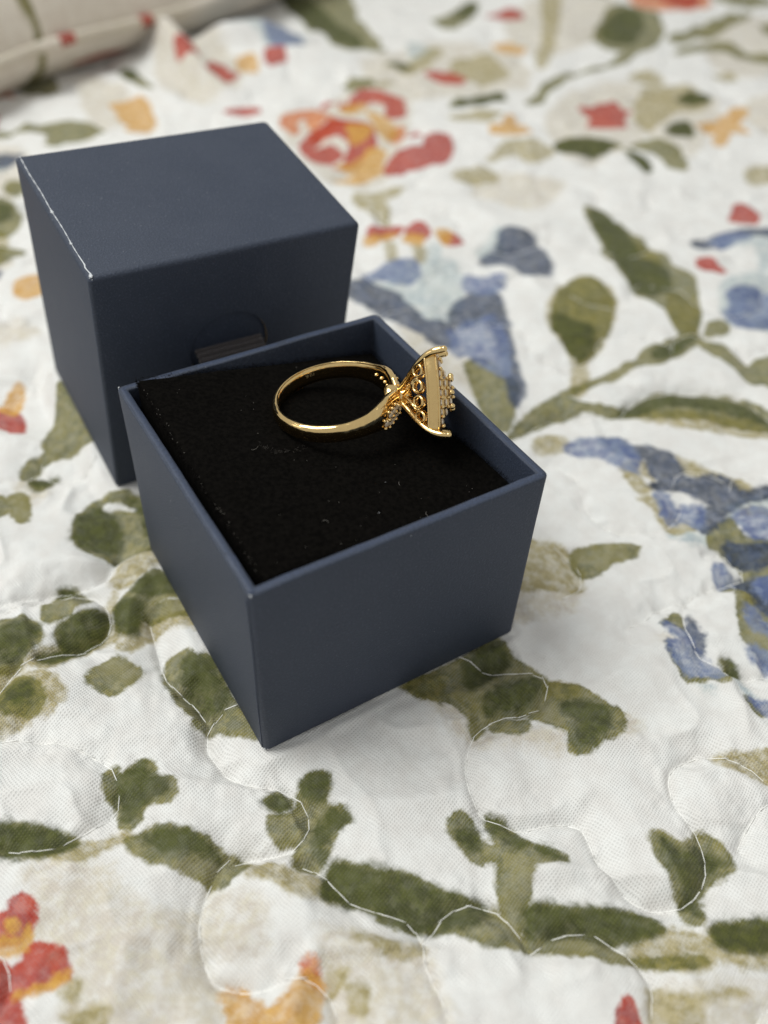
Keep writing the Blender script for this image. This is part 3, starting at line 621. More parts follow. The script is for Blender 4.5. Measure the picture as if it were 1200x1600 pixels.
def half_width(y):                                     # half the width of what the photograph shows at depth y
    dist = (y-CAM_P[1])*fwd[1]+CAM_P[2]*(-fwd[2]); return np.maximum(dist, 4.0)*600/CAM_F

# the print repeats along the fabric: copies of the same motifs carry on outside the picture
extra = []
for L, P in SHAPES:
    c = P.mean(0)
    for dx, dy in ((12.5, -1.5), (-12.5, 1.0), (25, -2), (-25, 2), (44, 0), (-44, 0), (0, -9), (12.5, -10), (-12.5, -8), (3, 44), (-30, 46), (36, 42)):
        q = c+np.array([dx, dy])
        if dy > 20:
            if q[1] > 47: extra.append((L, P+np.array([dx, dy])))
        elif abs(q[0]) > half_width(q[1])+1.2 or q[1] < -5.2:
            if abs(dx) < 40 or c[1] > 9: extra.append((L, P+np.array([dx, dy])))
SHAPES = [('g', P) for L, P in SHAPES if L == 'd']+SHAPES
SHAPES += extra

def build_bedspread():
    # grid: rows and columns closer together near the lens
    ang = np.concatenate([np.linspace(math.radians(104), math.radians(77), 40, endpoint=False),
                          np.linspace(math.radians(77), math.radians(12.6), 760, endpoint=False),
                          np.linspace(math.radians(12.6), math.radians(6.2), 60)])
    ys = CAM_P[1]+CAM_P[2]/np.tan(ang)
    us = np.concatenate([np.linspace(-3.0, -1.12, 70, endpoint=False), np.linspace(-1.12, 1.12, 640), np.linspace(1.12, 3.0, 71)[1:]])
    X = us[None, :]*half_width(ys)[:, None]; Y = np.repeat(ys[:, None], len(us), 1)
    nr, nc = X.shape
    # distance to the quilting seams
    lines = list(SEAMLINES)
    traced = np.concatenate(SEAMLINES)
    rr = np.random.default_rng(5)
    y = -9.0
    while y < 70:
        step = 2.6+max(0, y)*.03; x = -1.5*half_width(np.array(y))-4; xe = -x; flip = 1
        while x < xe:
            R = rr.uniform(.55, 1.05)*(1+max(0, y)*.012); cx, cy = x+R, y+rr.uniform(-.35, .35)
            a = np.linspace(math.pi, 0, 12); P = np.stack([cx+R*np.cos(a), cy+flip*R*.85*np.sin(a)], 1)
            if rr.uniform() < .45: flip = -flip
            x += 2*R
            dm = np.min(np.linalg.norm(traced[None]-P[:, None], axis=2), axis=1)
            if dm.min() > .75: lines.append(P)
        y += step
    dS = np.full((nr, nc), 3.0)
    def window(x0, x1, y0, y1):
        i0 = np.searchsorted(ys, y0); i1 = np.searchsorted(ys, y1)
        if i1 <= i0: return None
        hw = half_width(ys[i0:i1]); ul = min(x0/hw.min(), x0/hw.max()); uh = max(x1/hw.min(), x1/hw.max())
        j0 = np.searchsorted(us, ul); j1 = np.searchsorted(us, uh)
        if j1 <= j0: return None
        return slice(i0, i1), slice(j0, j1)
    def seg_dist(px, py, A, B):
        d = np.full(px.shape, 1e9)
        for a, b in zip(A, B):
            ab = b-a; L2 = ab@ab+1e-12
            t = np.clip(((px-a[0])*ab[0]+(py-a[1])*ab[1])/L2, 0, 1)
            d = np.minimum(d, (px-a[0]-t*ab[0])**2+(py-a[1]-t*ab[1])**2)
        return np.sqrt(d)
    for li, P in enumerate(lines):
        for k in range(0, len(P)-1, 10):
            Q = P[k:k+11]
            w = window(Q[:, 0].min()-1.4, Q[:, 0].max()+1.4, Q[:, 1].min()-1.4, Q[:, 1].max()+1.4)
            if w is None: continue
            dS[w] = np.minimum(dS[w], seg_dist(X[w], Y[w], Q[:-1], Q[1:])+(0 if li < len(SEAMLINES) else .12))
    # relief
    far = np.clip((Y-3)/14, 0, 1); far = far*far*(3-2*far)
    puff = .24*(np.exp(-(dS/.36)**1.15))+.03*np.exp(-(dS/.07)**2)
    H = -puff*(1+.35*N2(X*.5, Y*.5))
    H += .055*N1(X*1.1+9, Y*1.1)+.012*N2(X*2.9, Y*2.9)
    H += (.070*N3(X*3.0+.8*N1(X, Y), Y*3.0)+.030*N4(X*6.5, Y*6.5))*np.exp(-dS/.45)
    ridge = 1.12-np.sqrt(N4(X*.55+.3*N1(X*.7, Y*.7), Y*.9)**2+.02)
    H += .13*(ridge**2.5-.35)*(1-far)+.05*((1.06-np.sqrt(N2(X*.9+Y*.5, Y*1.2-X*.3)**2+.006))**5-.15)*(1-far)+.10*far*(ridge**3-.3)
    H += far*(.13*N1(X*.30, Y*.42)+.22*N3(X*.11+4, Y*.15))
    # a bunched fold beyond the lid
    def bump(cx, cy, ang, la, lb, h):
        c, s = math.cos(ang), math.sin(ang); a = (X-cx)*c+(Y-cy)*s; b = -(X-cx)*s+(Y-cy)*c
        return h*np.exp(-(a/la)**2-((b+.5*np.sin(a*.7))/lb)**2)
    H += bump(-10.2, 32.6, -.55, 2.8, .62, 1.3)+bump(-8.6, 30.0, -.5, 2.2, .55, .85)+bump(-7.2, 34.5, .8, 2.6, .7, 1.0)+bump(-9.6, 27.6, -.1, 2.0, .5, .45)+bump(-5.0, 33, .7, 3, .9, .5)
    # the boxes press the padding flat
    def press(H, o, e1, e2, w, d, z0, g1=0., g2=0.):
        a = (X-o[0])*e1[0]+(Y-o[1])*e1[1]; b = (X-o[0])*e2[0]+(Y-o[1])*e2[1]
        da = np.maximum(np.maximum(-a, a-w), 0); db = np.maximum(np.maximum(-b, b-d), 0)
        q = np.clip(np.hypot(da, db)/.55, 0, 1); q = q*q*(3-2*q)
        target = z0+g1*np.clip(a, 0, w)+g2*np.clip(b, 0, d)
        inside = (da+db) == 0
        tgt = np.where(inside, target-.02, target-.015+.02*N2(X*2.3, Y*2.3))
        dd = np.hypot(da, db)
        lip = np.where(inside, 0, (.030+.028*N3(X*2.1+5, Y*2.1))*np.exp(-((dd-.17)/.10)**2))
        return H*q+tgt*(1-q)+lip
    H = press(H, TF, TE1, TE2, TW, TD, 0.0)
    H = press(H, LO, le1, le2, LW, LD, LO[2], l1[2]/np.hypot(l1[0], l1[1]), l2[2]/np.hypot(l2[0], l2[1]))
    V = np.stack([X, Y, H], 2).reshape(-1, 3)*S
    idx = np.arange(nr*nc).reshape(nr, nc)
    F = np.stack([idx[:-1, :-1], idx[:-1, 1:], idx[1:, 1:], idx[1:, :-1]], 2).reshape(-1, 4)
    me = bpy.data.meshes.new('bedspread')
    me.vertices.add(len(V)); me.vertices.foreach_set('co', V.ravel())
    me.loops.add(F.size); me.loops.foreach_set('vertex_index', F.ravel())
    me.polygons.add(len(F)); me.polygons.foreach_set('loop_start', np.arange(0, F.size, 4))
    me.polygons.foreach_set('use_smooth', np.ones(len(F), bool))
    me.update(calc_edges=True)
    # signed distance of every ink
    ink = {L: np.full((nr, nc), .7) for L in LAYERS}
    for L, P in SHAPES:
        pad = .7
        w = window(P[:, 0].min()-pad, P[:, 0].max()+pad, P[:, 1].min()-pad, P[:, 1].max()+pad)
        if w is None: continue
        px, py = X[w], Y[w]
        if px.size > 900000: continue
        d = seg_dist(px, py, P, np.roll(P, -1, 0))
        ins = np.zeros(px.shape, bool)
        for a, b in zip(P, np.roll(P, -1, 0)):
            if a[1] == b[1]: continue
            ins ^= ((a[1] > py) != (b[1] > py)) & (px < (b[0]-a[0])*(py-a[1])/(b[1]-a[1])+a[0])
        sd = np.where(ins, -d, d)-.004*max(0, P[:, 1].mean())
        if L[0] == '-': ink[L[1:]][w] = np.maximum(ink[L[1:]][w], -sd)
        else: ink[L][w] = np.minimum(ink[L][w], sd)
    for L in LAYERS:
        at = me.attributes.new('ink_'+L, 'FLOAT', 'POINT'); at.data.foreach_set('value', ink[L].ravel().astype(np.float32))
    o = link('bedspread', me, None, M_CLOTH)
    tag(o, 'white quilted bedspread printed with olive leaves, blue flowers and red blossoms under the boxes', None, kind='structure')
    def height(x, y):
        i = min(max(np.searchsorted(ys, y), 1), nr-1); f = (y-ys[i-1])/(ys[i]-ys[i-1])
        r = []
        for k in (i-1, i):
            u = x/half_width(ys[k]); r.append(np.interp(u, us, H[k]))
        return r[0]*(1-f)+r[1]*f
    return o, height, lines
bedspread, cloth_height, all_seams = build_bedspread()

# quilting stitches: each a short pale thread lying in its seam
def build_stitches():
    V, F = tube([(-.5, 0, -.55), (-.38, 0, .2), (-.15, 0, .55), (.15, 0, .55), (.38, 0, .2), (.5, 0, -.55)], [.5, .8, 1, 1, .8, .5], 6)
    V = [(v[0], v[1], v[2]) for v in V]
    # unit stitch: length 1 along x; cross-section scaled when placed
    me = bpy.data.meshes.new('stitch')
    me.from_pydata([(v[0]*.150*S, v[1]*.0085*S, v[2]*.0110*S) for v in V], [], F)
    me.polygons.foreach_set('use_smooth', [True]*len(me.polygons)); me.materials.append(M_THREAD)
    spots = []
    for li, P in enumerate(all_seams):
        seg = np.linalg.norm(np.diff(P, axis=0), axis=1); s = np.concatenate([[0], np.cumsum(seg)])
        n = int(s[-1]/.22)
        for k in range(n):
            t = (k+.5)*.22+random.uniform(-.02, .02)
            a = np.array([np.interp(t-.07, s, P[:, 0]), np.interp(t-.07, s, P[:, 1])]); b = np.array([np.interp(t+.07, s, P[:, 0]), np.interp(t+.07, s, P[:, 1])])
            c = (a+b)/2
            if abs(c[0]) > half_width(c[1])*1.5+1 or c[1] > 22 or c[1] < -6: continue
            inside = False
            for o, e1, e2, w, d in ((TF, TE1, TE2, TW, TD), (LO, le1, le2, LW, LD)):
                q = c-o[:2]; u, v = q@e1[:2], q@e2[:2]
                if -.05 < u < w+.05 and -.05 < v < d+.05: inside = True
            if not inside and random.random() > .07: spots.append((c[1]+(0 if abs(c[0]) < half_width(c[1]) else 50), c, a, b))
    spots.sort(key=lambda q: q[0])
    rest = []
    for i, (_, c, a, b) in enumerate(spots):
        za, zb = cloth_height(*a), cloth_height(*b); zc = cloth_height(*c)
        d = Vector((b[0]-a[0], b[1]-a[1], zb-za)).normalized()
        up = Vector((0, 0, 1)); y = up.cross(d).normalized(); z = d.cross(y)
        m = Matrix(((d.x, y.x, z.x, c[0]*S), (d.y, y.y, z.y, c[1]*S), (d.z, y.z, z.z, (max(zc, (za+zb)/2)-.003+random.uniform(-.005, .002))*S), (0, 0, 0, 1)))
        k = random.uniform(.85, 1.12); m = m @ Matrix.Diagonal((k, random.uniform(.8, 1.15), 1, 1))
        if i < 295:
            o = link('stitch', me, bedspread); o.matrix_local = m
        else: rest.append(m)
    VV = []; FF = []
    base = [v.co.copy() for v in me.vertices]; bf = [tuple(p.vertices) for p in me.polygons]
    for m in rest:
        n = len(VV); VV += [tuple((m @ v)/S) for v in base]; FF += [tuple(i+n for i in f) for f in bf]
    if VV:
        o = mesh('stitching', VV, FF, M_THREAD, bedspread); o['kind'] = 'stuff'
build_stitches()

# ------------------------------------------------------------------ ring box, lower half
def rim_wave(x, y): return float(.010*N1(np.array(x*1.1+3), np.array(y*1.1))+.005*N2(np.array(x*3.1), np.array(y*3.1)))
def box_shell(W_, D_, H_, t, depth, r=.11, rim=.03):
    """open box: outside wall, rounded rim, inside wall down to `depth` below the rim"""
    L = []
    def ring(off, z, rr):
        P = rrect(off, W_-off, off, D_-off, max(rr, .012)); Q = []
        for k in range(len(P)):
            a, b = P[k], P[(k+1) % len(P)]; m_ = 14 if k % 6 == 5 else 1
            Q += [(a[0]+(b[0]-a[0])*j/m_, a[1]+(b[1]-a[1])*j/m_) for j in range(m_)]
        return [(x, y, z+(rim_wave(x, y) if z > H_*.8 else 0)) for x, y in Q]
    L.append(ring(.05, 0.0, r)); L.append(ring(.012, .014, r)); L.append(ring(0, .05, r))
    L.append(ring(0, H_*.35, r)); L.append(ring(0.004, H_*.7, r)); L.append(ring(0, H_-rim, r))
    for a in (22, 45, 68, 90): q = math.radians(a); L.append(ring(rim*(1-math.cos(q)), H_-rim+rim*math.sin(q), r))
    for a in (90, 60, 30, 0): q = math.radians(a); L.append(ring(t-rim+rim*math.cos(q), H_-rim+rim*math.sin(q), .03))
    L.append(ring(t, H_-depth*.5, .02)); L.append(ring(t, H_-depth, .02))
    V, F = loft(L, True, True, True)
    return V, F

tray = thing('open_ring_box', TE1, TE2, EZ, TF)
tag(tray, 'open low navy ring box holding a black velvet pad, in front of the taller box', 'ring box')
V, F = box_shell(TW, TD, TH, .155, 1.6)
body = mesh('box_body', V, F, M_PAPER, tray)
# folded turn-in of the wrapping paper over the rim
def rim_strip():
    P = rrect(.0775, TW-.0775, .0775, TD-.0775, .05, 4); n = len(P); V = []; F = []
    for i, (x, y) in enumerate(P):
        for off, z in ((-.062, TH-.012), (-.03, TH+.004), (.03, TH+.004), (.070, TH-.010)):
            cx = min(max(x, .2), TW-.2); cy = min(max(y, .2), TD-.2)
            dx, dy = x-cx, y-cy; l = math.hypot(dx, dy)+1e-9
            w = .004*N1(np.array(x*6.), np.array(y*6.+z))
            V.append((x-dx/l*off, y-dy/l*off, z+float(w)+rim_wave(x, y)))
    for i in range(n):
        for k in range(3):
            a = i*4+k; b = ((i+1) % n)*4+k; F.append((a, b, b+1, a+1))
    return V, F
def dense(P, k):
    out = []
    for i in range(len(P)):
        a, b = np.array(P[i]), np.array(P[(i+1) % len(P)]); m = max(1, int(np.linalg.norm(b-a)/k))
        for j in range(m): out.append(tuple(a+(b-a)*j/m))
    return out
_rr = rrect
def rrect_dense(*a): return dense(_rr(*a), .12)
rrect, _keep = rrect_dense, rrect
V, F = rim_strip(); rrect = _keep
mesh('rim_fold', V, F, M_RIM, tray)
# little crumpled paper folds where the turn-in meets at the corners
for cx, cy, s in ((.078, .078, .9), (TW-.085, .085, .75), (TW-.08, TD-.08, .6)):
    pts = []
    bm = bmesh.new(); bmesh.ops.create_icosphere(bm, subdivisions=2, radius=1)
    V = []
    for v in bm.verts:
        n = float(N2(np.array(v.co.x*2.2+cx), np.array(v.co.y*2.2+v.co.z*1.7+cy)))
        V.append((cx+v.co.x*.062*(1+.3*n)*s, cy+v.co.y*.062*(1+.3*n)*s, TH-.055*s+v.co.z*.072*s*(1+.3*n)))
    F = [tuple(v.index for v in f.verts) for f in bm.faces]; bm.free()
    mesh('corner_fold', V, F, M_RIM, tray)
parts = []
for x, y, z, n_, sp in ((.0, .02, TH-.03, 9, .035), (TW-.02, .0, TH-.02, 6, .03), (TW-.05, TD-.08, TH, 5, .03), (.02, TD-.02, TH-.01, 5, .03), (.0, .0, .05, 4, .03), (2.2, 0, TH-.004, 3, .5), (.0, 2.8, TH-.004, 3, .6)):
    for k in range(n_):
        d = RNG.normal(size=3)*sp; c_ = np.array([min(max(x+d[0], 0), TW), min(max(y+d[1], 0), TD), min(z+d[2]*.6, TH-.004)])
        k_ = np.array([min(max(c_[0], .11), TW-.11), min(max(c_[1], .11), TD-.11)]); v_ = c_[:2]-k_; l_ = np.linalg.norm(v_)
        if l_ > .11: c_[:2] = k_+v_/l_*.11
        v, f = ico((0, 0, 0), 1, 1); rr_ = RNG.uniform(.004, .011); parts.append(([tuple(c_+np.array(q_)*np.array([rr_*1.4, rr_, rr_])) for q_ in v], f))
V, F = merge(parts); o = mesh('scuff', V, F, M_WORN, tray); o['kind'] = 'stuff'
# paper seam running down the front corner
P = [(-.004+.004*math.sin(z*3), .075+.006*math.sin(z*2.1), z) for z in np.linspace(.06, TH-.12, 24)]
V, F = tube(P, .007, 6); mesh('paper_seam', V, F, M_RIM, tray)

# velvet pad: high along the left wall, sunk towards the right
def pad_z(a, b):
    a = np.asarray(a, float); b = np.asarray(b, float); q = np.clip((a-.3)/4.5, 0, 1); r = np.clip((b-.2)/4.8, 0, 1)
    z = (-.04+.26*r)*(1-q)+(-.50-.14*r)*q
    z -= .10*np.exp(-((a-4.65)/.35)**2-((b-2.15)/.5)**2)
    return TH+z+.012*N3(a*1.3, b*1.3)
PX0, PX1, PY0, PY1 = .30, TW-.19, .20, TD-.20
def build_pad():
    n = 110; u = np.linspace(0, 1, n); V = []; F = []
    A, B = np.meshgrid(PX0+(PX1-PX0)*u, PY0+(PY1-PY0)*u, indexing='ij')
    e = np.minimum(np.minimum(A-PX0, PX1-A), np.minimum(B-PY0, PY1-B))
    Z = pad_z(A, B)-.10*np.exp(-e/.05)+.006*N1(A*6, B*6)+.004*N2(A*15, B*15)
    # worn patch beside the slit, and the hollow the ring head has pushed
    slit = np.exp(-((A-1.7-(B-2.2)*.25)/.045)**2)*np.clip(1-np.abs(B-2.0)/.5, 0, 1)
    Z = Z-.04*slit
    A = A+.01*N3(A*9, B*9+3)*(e < .03); B = B+.01*N4(A*9+7, B*9)*(e < .03)
    V = [tuple(q) for q in np.stack([A, B, Z], 2).reshape(-1, 3)]
    id = np.arange(n*n).reshape(n, n)
    F = [tuple(f) for f in np.stack([id[:-1, :-1], id[1:, :-1], id[1:, 1:], id[:-1, 1:]], 2).reshape(-1, 4)]
    edge = list(id[:, 0])+list(id[-1, 1:])+list(id[-2::-1, -1])+list(id[0, -2:0:-1])
    k = len(V); m = len(edge)
    for q in edge: V.append((V[q][0], V[q][1], TH-1.5))
    for i in range(m): F.append((edge[(i+1) % m], edge[i], k+i, k+(i+1) % m))
    return mesh('velvet_pad', V, F, M_VELVET, tray)
pad = build_pad()
def build_pile():
    V = []; F = []
    def fib(a, b, z, d, l, w):
        d = np.array(d)/np.linalg.norm(d); s = np.cross(d, RNG.normal(size=3)); s /= np.linalg.norm(s)
        p = np.array([a, b, z]); n = len(V); bend = RNG.normal(size=3)*l*.25
        V.extend([tuple(p-s*w), tuple(p+s*w), tuple(p+d*l*.6+s*w*.6+bend*.3), tuple(p+d*l+bend)]); F.extend([(n, n+1, n+2), (n, n+2, n+3)])
    for i in range(3500):
        a, b = RNG.uniform(PX0+.02, PX1-.02), RNG.uniform(PY0+.02, PY1-.02)
        fib(a, b, float(pad_z(a, b))-.008, RNG.normal(size=3)*.5+np.array([0, 0, 1]), RNG.uniform(.018, .04), .0022)
    for i in range(5200):
        k = RNG.uniform(); q = RNG.uniform()
        if k < .5: a, b, nx, ny = PX0, PY0+(PY1-PY0)*q, -1, 0
        elif k < .68: a, b, nx, ny = PX0+(PX1-PX0)*q, PY0, 0, -1
        elif k < .88: a, b, nx, ny = PX0+(PX1-PX0)*q, PY1, 0, 1
        else: a, b, nx, ny = PX1, PY0+(PY1-PY0)*q, 1, 0
        z = float(pad_z(a, b))-RNG.uniform(.02, .13)
        fib(a, b, z, RNG.normal(size=3)*.4+np.array([nx, ny, .6]), RNG.uniform(.02, .055), .0026)
    o = mesh('pile', V, F, M_PILE, tray, False); o['kind'] = 'stuff'
build_pile()

# ------------------------------------------------------------------ ring box, tall half
lid = thing('closed_ring_box', l1, l2, l3, LO)
tag(lid, 'taller closed navy box with round cut-out and black ribbon, behind the open box', 'ring box')
def lid_shell():
    r, b = .075, .10; L = []
    ring = lambda off, z, rr: [(x, y, z) for x, y in rrect(off, LW-off, off, LD-off, max(rr, .012), 6)]
    L.append(ring(.2, LH-.22, .03)); L.append(ring(.2, .03, .03)); L.append(ring(.18, 0, .03)); L.append(ring(.03, 0, r)); L.append(ring(0, .03, r))
    L.append(ring(0, LH*.35, r)); L.append(ring(.006, LH*.7, r)); L.append(ring(0, LH-b, r))
    for a in (15, 30, 45, 60, 75, 90): q = math.radians(a); L.append(ring(b*(1-math.cos(q)), LH-b+b*math.sin(q), r))
    return loft(L, True, True, True)
V, F = lid_shell()
shell = mesh('box_body', V, F, M_PAPER, lid)
HX, HZ, HR = 2.50, 2.98, .80                           # the round cut-out in the front wall
def cyl(x, z, R, y0, y1, n=48):
    return loft([[(x+R*math.cos(t), y, z+R*math.sin(t)) for t in np.linspace(0, 2*math.pi, n, endpoint=False)] for y in (y0, y1)], True, True, True)
V, F = cyl(HX, HZ, HR, -.3, .5)
cut = mesh('cutter', V, F, M_PAPER, lid, False)
bpy.context.view_layer.update()
for me_ in (cut.data, shell.data):
    bm = bmesh.new(); bm.from_mesh(me_); bmesh.ops.recalc_face_normals(bm, faces=bm.faces[:]); bm.to_mesh(me_); bm.free()
bo = shell.modifiers.new('hole', 'BOOLEAN'); bo.operation = 'DIFFERENCE'; bo.solver = 'EXACT'; bo.object = cut
dg = bpy.context.evaluated_depsgraph_get()
nm = bpy.data.meshes.new_from_object(shell.evaluated_get(dg)); nm.name = 'box_body'
shell.modifiers.clear(); old = shell.data; shell.data = nm; bpy.data.objects.remove(cut); bpy.data.meshes.remove(old)
if len(nm.materials) == 0: nm.materials.append(M_PAPER)
nm.polygons.foreach_set('use_smooth', [True]*len(nm.polygons)); nm.set_sharp_from_angle(angle=math.radians(35))
# raw cardboard shows on the wall of the cut-out
n = 48; L = []
for y, R in ((.016, HR-.0005), (.03, HR-.006), (.06, HR-.006), (.06, HR-.0005)):
    L.append([(HX+R*math.cos(t), y, HZ+R*math.sin(t)) for t in np.linspace(0, 2*math.pi, n, endpoint=False)])
V, F = loft(L+[L[0]]); mesh('hole_edge', V, F, M_TAN, lid)
# the drawer inside, and its ribbon pull
V, F = loft([[(x, y, z) for x, y in rrect(o_, LW-o_, o_, LD-o_, .05)] for o_, z in ((.06, .06), (.045, .08), (.045, LH-.3), (.06, LH-.28))], True, True, True)
mesh('inner_drawer', V, F, M_PAPER, lid)
ribbon_bm = []
rx0, rx1 = HX-.68, HX+.66
prof = [(.24, HZ+.02), (.08, HZ+.06), (-.08, HZ+.03), (-.22, HZ-.06), (-.30, HZ-.20), (-.26, HZ-.36), (-.1, HZ-.44), (.24, HZ-.46)]
pr = spline(np.array([(0, a, b) for a, b in prof]), 4)
V, F = loft([[(x, p[1], p[2]) for p in pr] for x in (rx0, (rx0+rx1)/2, rx1)], False)
ribbon = mesh('ribbon_pull', V, F, M_RIBBON, lid)
s = np.concatenate([[0], np.cumsum(np.linalg.norm(np.diff(pr, axis=0), axis=1))])
for q in np.arange(.10, s[-1]-.03, .112):
    y, z = np.interp(q, s, pr[:, 1]), np.interp(q, s, pr[:, 2])
    P = [(x, y+.004*math.sin(x*40+q*60), z+.003*math.sin(x*31)) for x in np.linspace(rx0-.01, rx1+.01, 22)]
    V, F = tube(P, .044, 8); mesh('rib', V, F, M_RIBBON, ribbon)
# worn edge: the paper has split and shows white
def wear():
    parts = []
    ys_ = np.linspace(.06, LD-.05, 60)
    P = [(.075+.006*math.sin(y*5.3)+(.02 if y < .35 else 0)*math.cos(y*9), y, LH+.001-.003*abs(math.sin(y*7))) for y in ys_]
    parts.append(tube(P, [.0075+.003*math.sin(k*1.7)+(.004 if k < 8 else 0) for k in range(60)], 6))
    for y, r_ in ((.06, .028), (.10, .02), (1.02, .022), (1.06, .014), (2.0, .026), (2.05, .018), (2.03, .014)):
        v, f = ico((0, 0, 0), 1, 2)
        v = [(.07+a*r_*(1+.4*math.sin(b*4)), y+b*r_*1.2, LH-.004+c*r_*.6) for a, b, c in v]; parts.append((v, f))
    for k in range(10):
        t = k/9; parts.append(ico((.045+.03*math.sin(t*5), .045+.02*math.cos(t*7), LH-.03-.1*t*t), .012*(1-.6*t), 1))
    return merge(parts)
V, F = wear(); o = mesh('worn_edge', V, F, M_WORN, lid); o['label'] = 'white split along the left top edge'

# ------------------------------------------------------------------ the ring
RC = np.array([-.8680, 4.2182, 3.9010]); RH = np.array([.98971728, .00897587, .14275551])
RA = np.array([-.14303704, .06438482, .98762088]); RT = np.cross(RA, RH)
ring = thing('gold_ring', RH, RT, RA, RC)
tag(ring, 'yellow gold cluster ring lying on the black velvet pad of the open box', 'ring')
RI = .915
def band_w(s):   # width of the band against degrees away from the head
    return float(np.interp(s, [0, 6, 14, 24, 36, 52, 75, 180], [.30, .36, .46, .52, .48, .37, .31, .29]))
def band_t(s):
    return float(np.interp(s, [0, 8, 20, 35, 60, 180], [.20, .17, .15, .145, .13, .115]))
def band_pt(ph, off, r):
    s = abs(math.degrees(ph)); k = 1+.02*max(0, 1-s/22)
    return (r*k*math.cos(ph), r*math.sin(ph)*(1-.05*max(0, 1-s/30)), off)
def build_band():
    loops = []
    for ph in np.linspace(-math.pi, math.pi, 181)[:-1]:
        s = abs(math.degrees(ph)); w = band_w(s); t = band_t(s); L = []
        for z, r in ((-.44, 0), (-.2, -.006), (0, -.008), (.2, -.006), (.44, 0), (.485, .03), (.5, .14), (.49, .42), (.45, .66), (.375, .84), (.22, .96), (0, 1), (-.22, .96), (-.375, .84), (-.45, .66), (-.49, .42), (-.5, .14), (-.485, .03)):
            L.append(band_pt(ph, z*w, RI+(r*t if r > .1 else r)))
        loops.append(L)
    V, F = loft(loops+[loops[0]], True); return V, F
V, F = build_band(); band = mesh('band', V, F, M_GOLD, ring)
# polished rails that sweep up to the head on both shoulders
for sg in (1, -1):
    for e, nm_ in ((1, 'upper'), (-1, 'lower')):
        P = []; R_ = []
        for s in np.linspace(4, 62, 34):
            w = band_w(s); t = band_t(s); ph = math.radians(s)*sg
            P.append(band_pt(ph, e*(w*.5-.045), RI+t*.50)); R_.append(.050*min(1, (64-s)/34)**1.3+.003)
        V, F = tube(P, R_, 10); mesh('shoulder_rail', V, F, M_GOLD, ring)
def gem_mesh(r, name):
    prof = [(.55, .34), (1.0, .05), (1.0, -.02), (.05, -.75)]
    L = [[(r*a*math.cos(t+(.5 if i % 2 else 0)*math.pi/4), r*a*math.sin(t+(.5 if i % 2 else 0)*math.pi/4), r*h) for t in np.linspace(0, 2*math.pi, 8, endpoint=False)] for i, (a, h) in enumerate(prof)]
    V, F = loft(L, True, True, True); F = [tuple(reversed(f)) for f in F]
    me = bpy.data.meshes.new(name); me.from_pydata([(a*S, b*S, c*S) for a, b, c in V], [], F); me.materials.append(M_GEM)
    bm = bmesh.new(); bm.from_mesh(me); bmesh.ops.recalc_face_normals(bm, faces=bm.faces[:]); bm.to_mesh(me); bm.free()
    return me
def ball_mesh(r, name, sub=2):
    V, F = ico((0, 0, 0), r*S, sub); me = bpy.data.meshes.new(name); me.from_pydata(V, [], F)
    me.polygons.foreach_set('use_smooth', [True]*len(F)); me.materials.append(M_GOLD); return me
def place(name, me, parent, p, zdir, xdir=(0, 0, 1)):
    o = link(name, me, parent); z = Vector(zdir).normalized(); x = Vector(xdir); x = (x-z*x.dot(z)).normalized(); y = z.cross(x)
    o.matrix_local = Matrix(((x.x, y.x, z.x, p[0]*S), (x.y, y.y, z.y, p[1]*S), (x.z, y.z, z.z, p[2]*S), (0, 0, 0, 1)))
    return o
GEM, GEMB, BEAD, CULET = gem_mesh(.060, 'gem'), gem_mesh(.072, 'gem'), ball_mesh(.033, 'bead'), ball_mesh(.042, 'gem_back')
for sg in (1, -1):
    for i, s in enumerate((13, 18.5, 24, 29.5, 35)):
        ph = math.radians(s)*sg; t = band_t(s); d = (math.cos(ph), math.sin(ph), 0)
        for z in ((-.07,) if i in (0, 4) else (.03, -.11)):
            dz = z-.01*i
            r = RI+t*(1.02 if abs(dz) < .08 else .93)
            place('gem', GEM, band, band_pt(ph, dz, r+.012), d)
            for dd, zz in ((2.7, .07), (2.7, -.07)):
                p2 = math.radians(s+dd)*sg; place('bead', BEAD, band, band_pt(p2, dz+zz, r+.015), d)
    for i, s in enumerate((19, 26, 34, 43)):          # backs of the stones, seen from inside the band
        ph = math.radians(s)*sg; place('gem_back', CULET, band, band_pt(ph, .02+.006*i, RI-.004), (math.cos(ph), math.sin(ph), 0))
# hallmark on the inside of the band, upside down to us
tc = bpy.data.curves.new('hallmark', 'FONT'); tc.body = '10 K'; tc.size = 1.0; tc.extrude = .03; tc.align_x = 'CENTER'; tc.align_y = 'CENTER'
to = bpy.data.objects.new('hallmark', tc); COL.objects.link(to); bpy.context.view_layer.update()
tm = bpy.data.meshes.new_from_object(to.evaluated_get(bpy.context.evaluated_depsgraph_get())); bpy.data.objects.remove(to)
hv = []
PH0 = math.radians(122)
for v in tm.vertices:
    ph = PH0+v.co.x*.095/RI; r = RI-.006-v.co.z*.06
    hv.append((r*math.cos(ph), r*math.sin(ph), .03-v.co.y*.095))
hf = [tuple(p.vertices) for p in tm.polygons]; bpy.data.meshes.remove(tm)
mesh('hallmark', hv, hf, M_STAMP, band, False)

